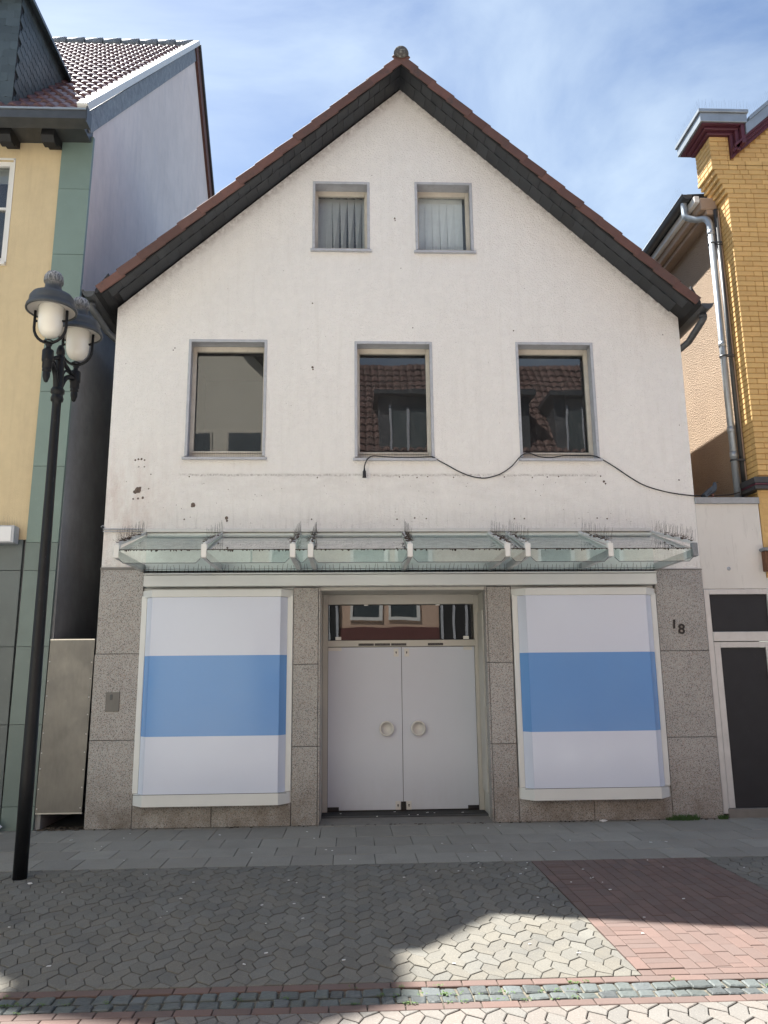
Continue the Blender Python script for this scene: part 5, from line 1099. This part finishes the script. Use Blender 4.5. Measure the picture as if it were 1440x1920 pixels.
tag(m_.build('litter_specks', 'paper_white', None, 'stuff'), 'pale specks of chewing gum and litter over the paving', 'litter')

# ------------------------------------------------------------------ other side of the street (mirrored in the panes; outer ends unseen, added for bounce light)
ob = thing('red_roofed_house', 'tan house with red pantile roof across the street mirrored in the middle window', 'house', (5, -11.3, 0))
FYo = -11.3
m_ = MB(); m_.box(-2.35, 18, FYo-6, FYo, 3.072, 7.3); m_.build('front_wall', 'tan_facade', ob)  # runs on past the mirrored part, unseen, to bounce sunlight
m_ = MB(); m_.box(-2.35, 18, FYo-6, FYo+0.03, 0, 3.07); m_.build('base', 'oxblood_paint', ob)
for x_ in (-1.9, 0.05, 1.12, 4.6, 5.8, 8.2, 9.4):
    w_ = MB(); zb_, zc_ = 3.26, 4.7
    w_.box(x_-0.05, x_+0.85, FYo-0.02, FYo+0.05, zb_, zb_+0.09); w_.box(x_-0.05, x_+0.02, FYo-0.02, FYo+0.05, zb_+0.091, zc_); w_.box(x_+0.76, x_+0.85, FYo-0.02, FYo+0.05, zb_+0.091, zc_); w_.box(x_-0.05, x_+0.85, FYo-0.02, FYo+0.05, zc_+0.001, zc_+0.08)
    wo_ = w_.build('window', 'white_window', ob); MB().box(x_+0.02, x_+0.76, FYo+0.0, FYo+0.02, zb_+0.091, zc_).build('pane', 'dormer_slate', wo_)
for x_ in (2.5, -0.75):
    sf_ = MB().box(x_, x_+(1.9 if x_ > 0 else 0.45), FYo+0.031, FYo+0.07, 0.3, 4.3).build('shop_front', 'anthracite_sheet', ob)
    for q_ in ((0.05, 0.4, 0.75, 1.15, 1.5) if x_ > 0 else (0.1, 0.35)): MB().box(x_+q_, x_+q_+0.07, FYo+0.071, FYo+0.10, 2.7, 4.2).build('glazing_bar', 'grey_trim', sf_)
m_ = MB(); y0, z0, y1, z1 = FYo+0.4, 7.25, FYo-3.6, 12.1
m_.add([(-2.45, y0, z0), (18.1, y0, z0), (18.1, y1, z1), (-2.45, y1, z1), (-2.45, y1-4, z0), (18.1, y1-4, z0)], [(0, 1, 2, 3), (3, 2, 5, 4)]); ro = m_.build('roof', 'old_pantile', ob)
m_ = MB(); dd = Vector((0, y1-y0, z1-z0)).normalized(); nn = Vector((0, -dd.z, dd.y)); nn = nn if nn.z > 0 else -nn
for r_ in range(18):
    for c_ in range(60):
        x_ = -2.4+c_*0.24; p = Vector((x_, y0, z0))+dd*(r_*0.345)
        a = p+nn*0.05; b_ = p+dd*0.36+nn*0.01
        m_.add([tuple(a), tuple(a+Vector((.08, 0, 0))+nn*0.05), tuple(a+Vector((.17, 0, 0))+nn*0.03), tuple(a+Vector((.24, 0, 0))-nn*0.02), tuple(b_), tuple(b_+Vector((.08, 0, 0))+nn*0.05), tuple(b_+Vector((.17, 0, 0))+nn*0.03), tuple(b_+Vector((.24, 0, 0))-nn*0.02)], [(0, 1, 5, 4), (1, 2, 6, 5), (2, 3, 7, 6)])
m_.build('roof_tiles', 'old_pantile', ro, 'stuff')
for x_ in (0.85, 3.6, 6.05):
    m_ = MB(); m_.box(x_, x_+1.7, FYo-3.2, FYo-0.35, 7.5, 9.8); dm_ = m_.build('dormer', 'grey_slate', ob)
    m_ = MB(); m_.box(x_-0.15, x_+1.85, FYo-3.3, FYo-0.1, 9.802, 9.95); m_.build('dormer_roof', 'gutter_zinc', dm_)
    m_ = MB(); m_.box(x_+0.35, x_+1.35, FYo-0.348, FYo-0.30, 7.7, 9.45); m_.build('dormer_window', 'dark_stone', dm_)
    m_ = MB(); m_.box(x_+0.80, x_+0.88, FYo-0.299, FYo-0.27, 7.7, 9.45); m_.box(x_+0.30, x_+0.36, FYo-0.299, FYo-0.27, 7.65, 9.5); m_.build('dormer_frame', 'grey_trim', dm_)
og = thing('beige_gabled_house', 'plain beige gabled house across the street mirrored in the left window', 'house', (-6, -11.3, 0))
m_ = MB(); m_.prism([(-16.5, 0), (-2.4, 0), (-2.4, 10.4), (-6.4, 14.9), (-16.5, 10.3)], FYo-8, FYo); m_.build('gable_wall', 'beige_facade', og)  # left end drawn out unseen to bounce more sunlight back
for x_ in (-3.45, -4.9, -7.4, -8.8):
    w_ = MB(); w_.box(x_-0.06, x_+0.96, FYo-0.01, FYo+0.03, 6.95, 8.56); wo_ = w_.build('window', 'aged_frame', og); MB().box(x_, x_+0.9, FYo+0.031, FYo+0.04, 7.0, 8.5).build('pane', 'dormer_slate', wo_)
m_ = MB(); m_.prism([(-2.15, 10.2), (-6.4, 14.98), (-6.4, 15.25), (-1.9, 10.2)], FYo-8, FYo+0.35); m_.prism([(-16.7, 10.3), (-6.4, 14.98), (-6.4, 15.25), (-17, 10.3)], FYo-8, FYo+0.35); m_.build('roof', 'dark_board', og)
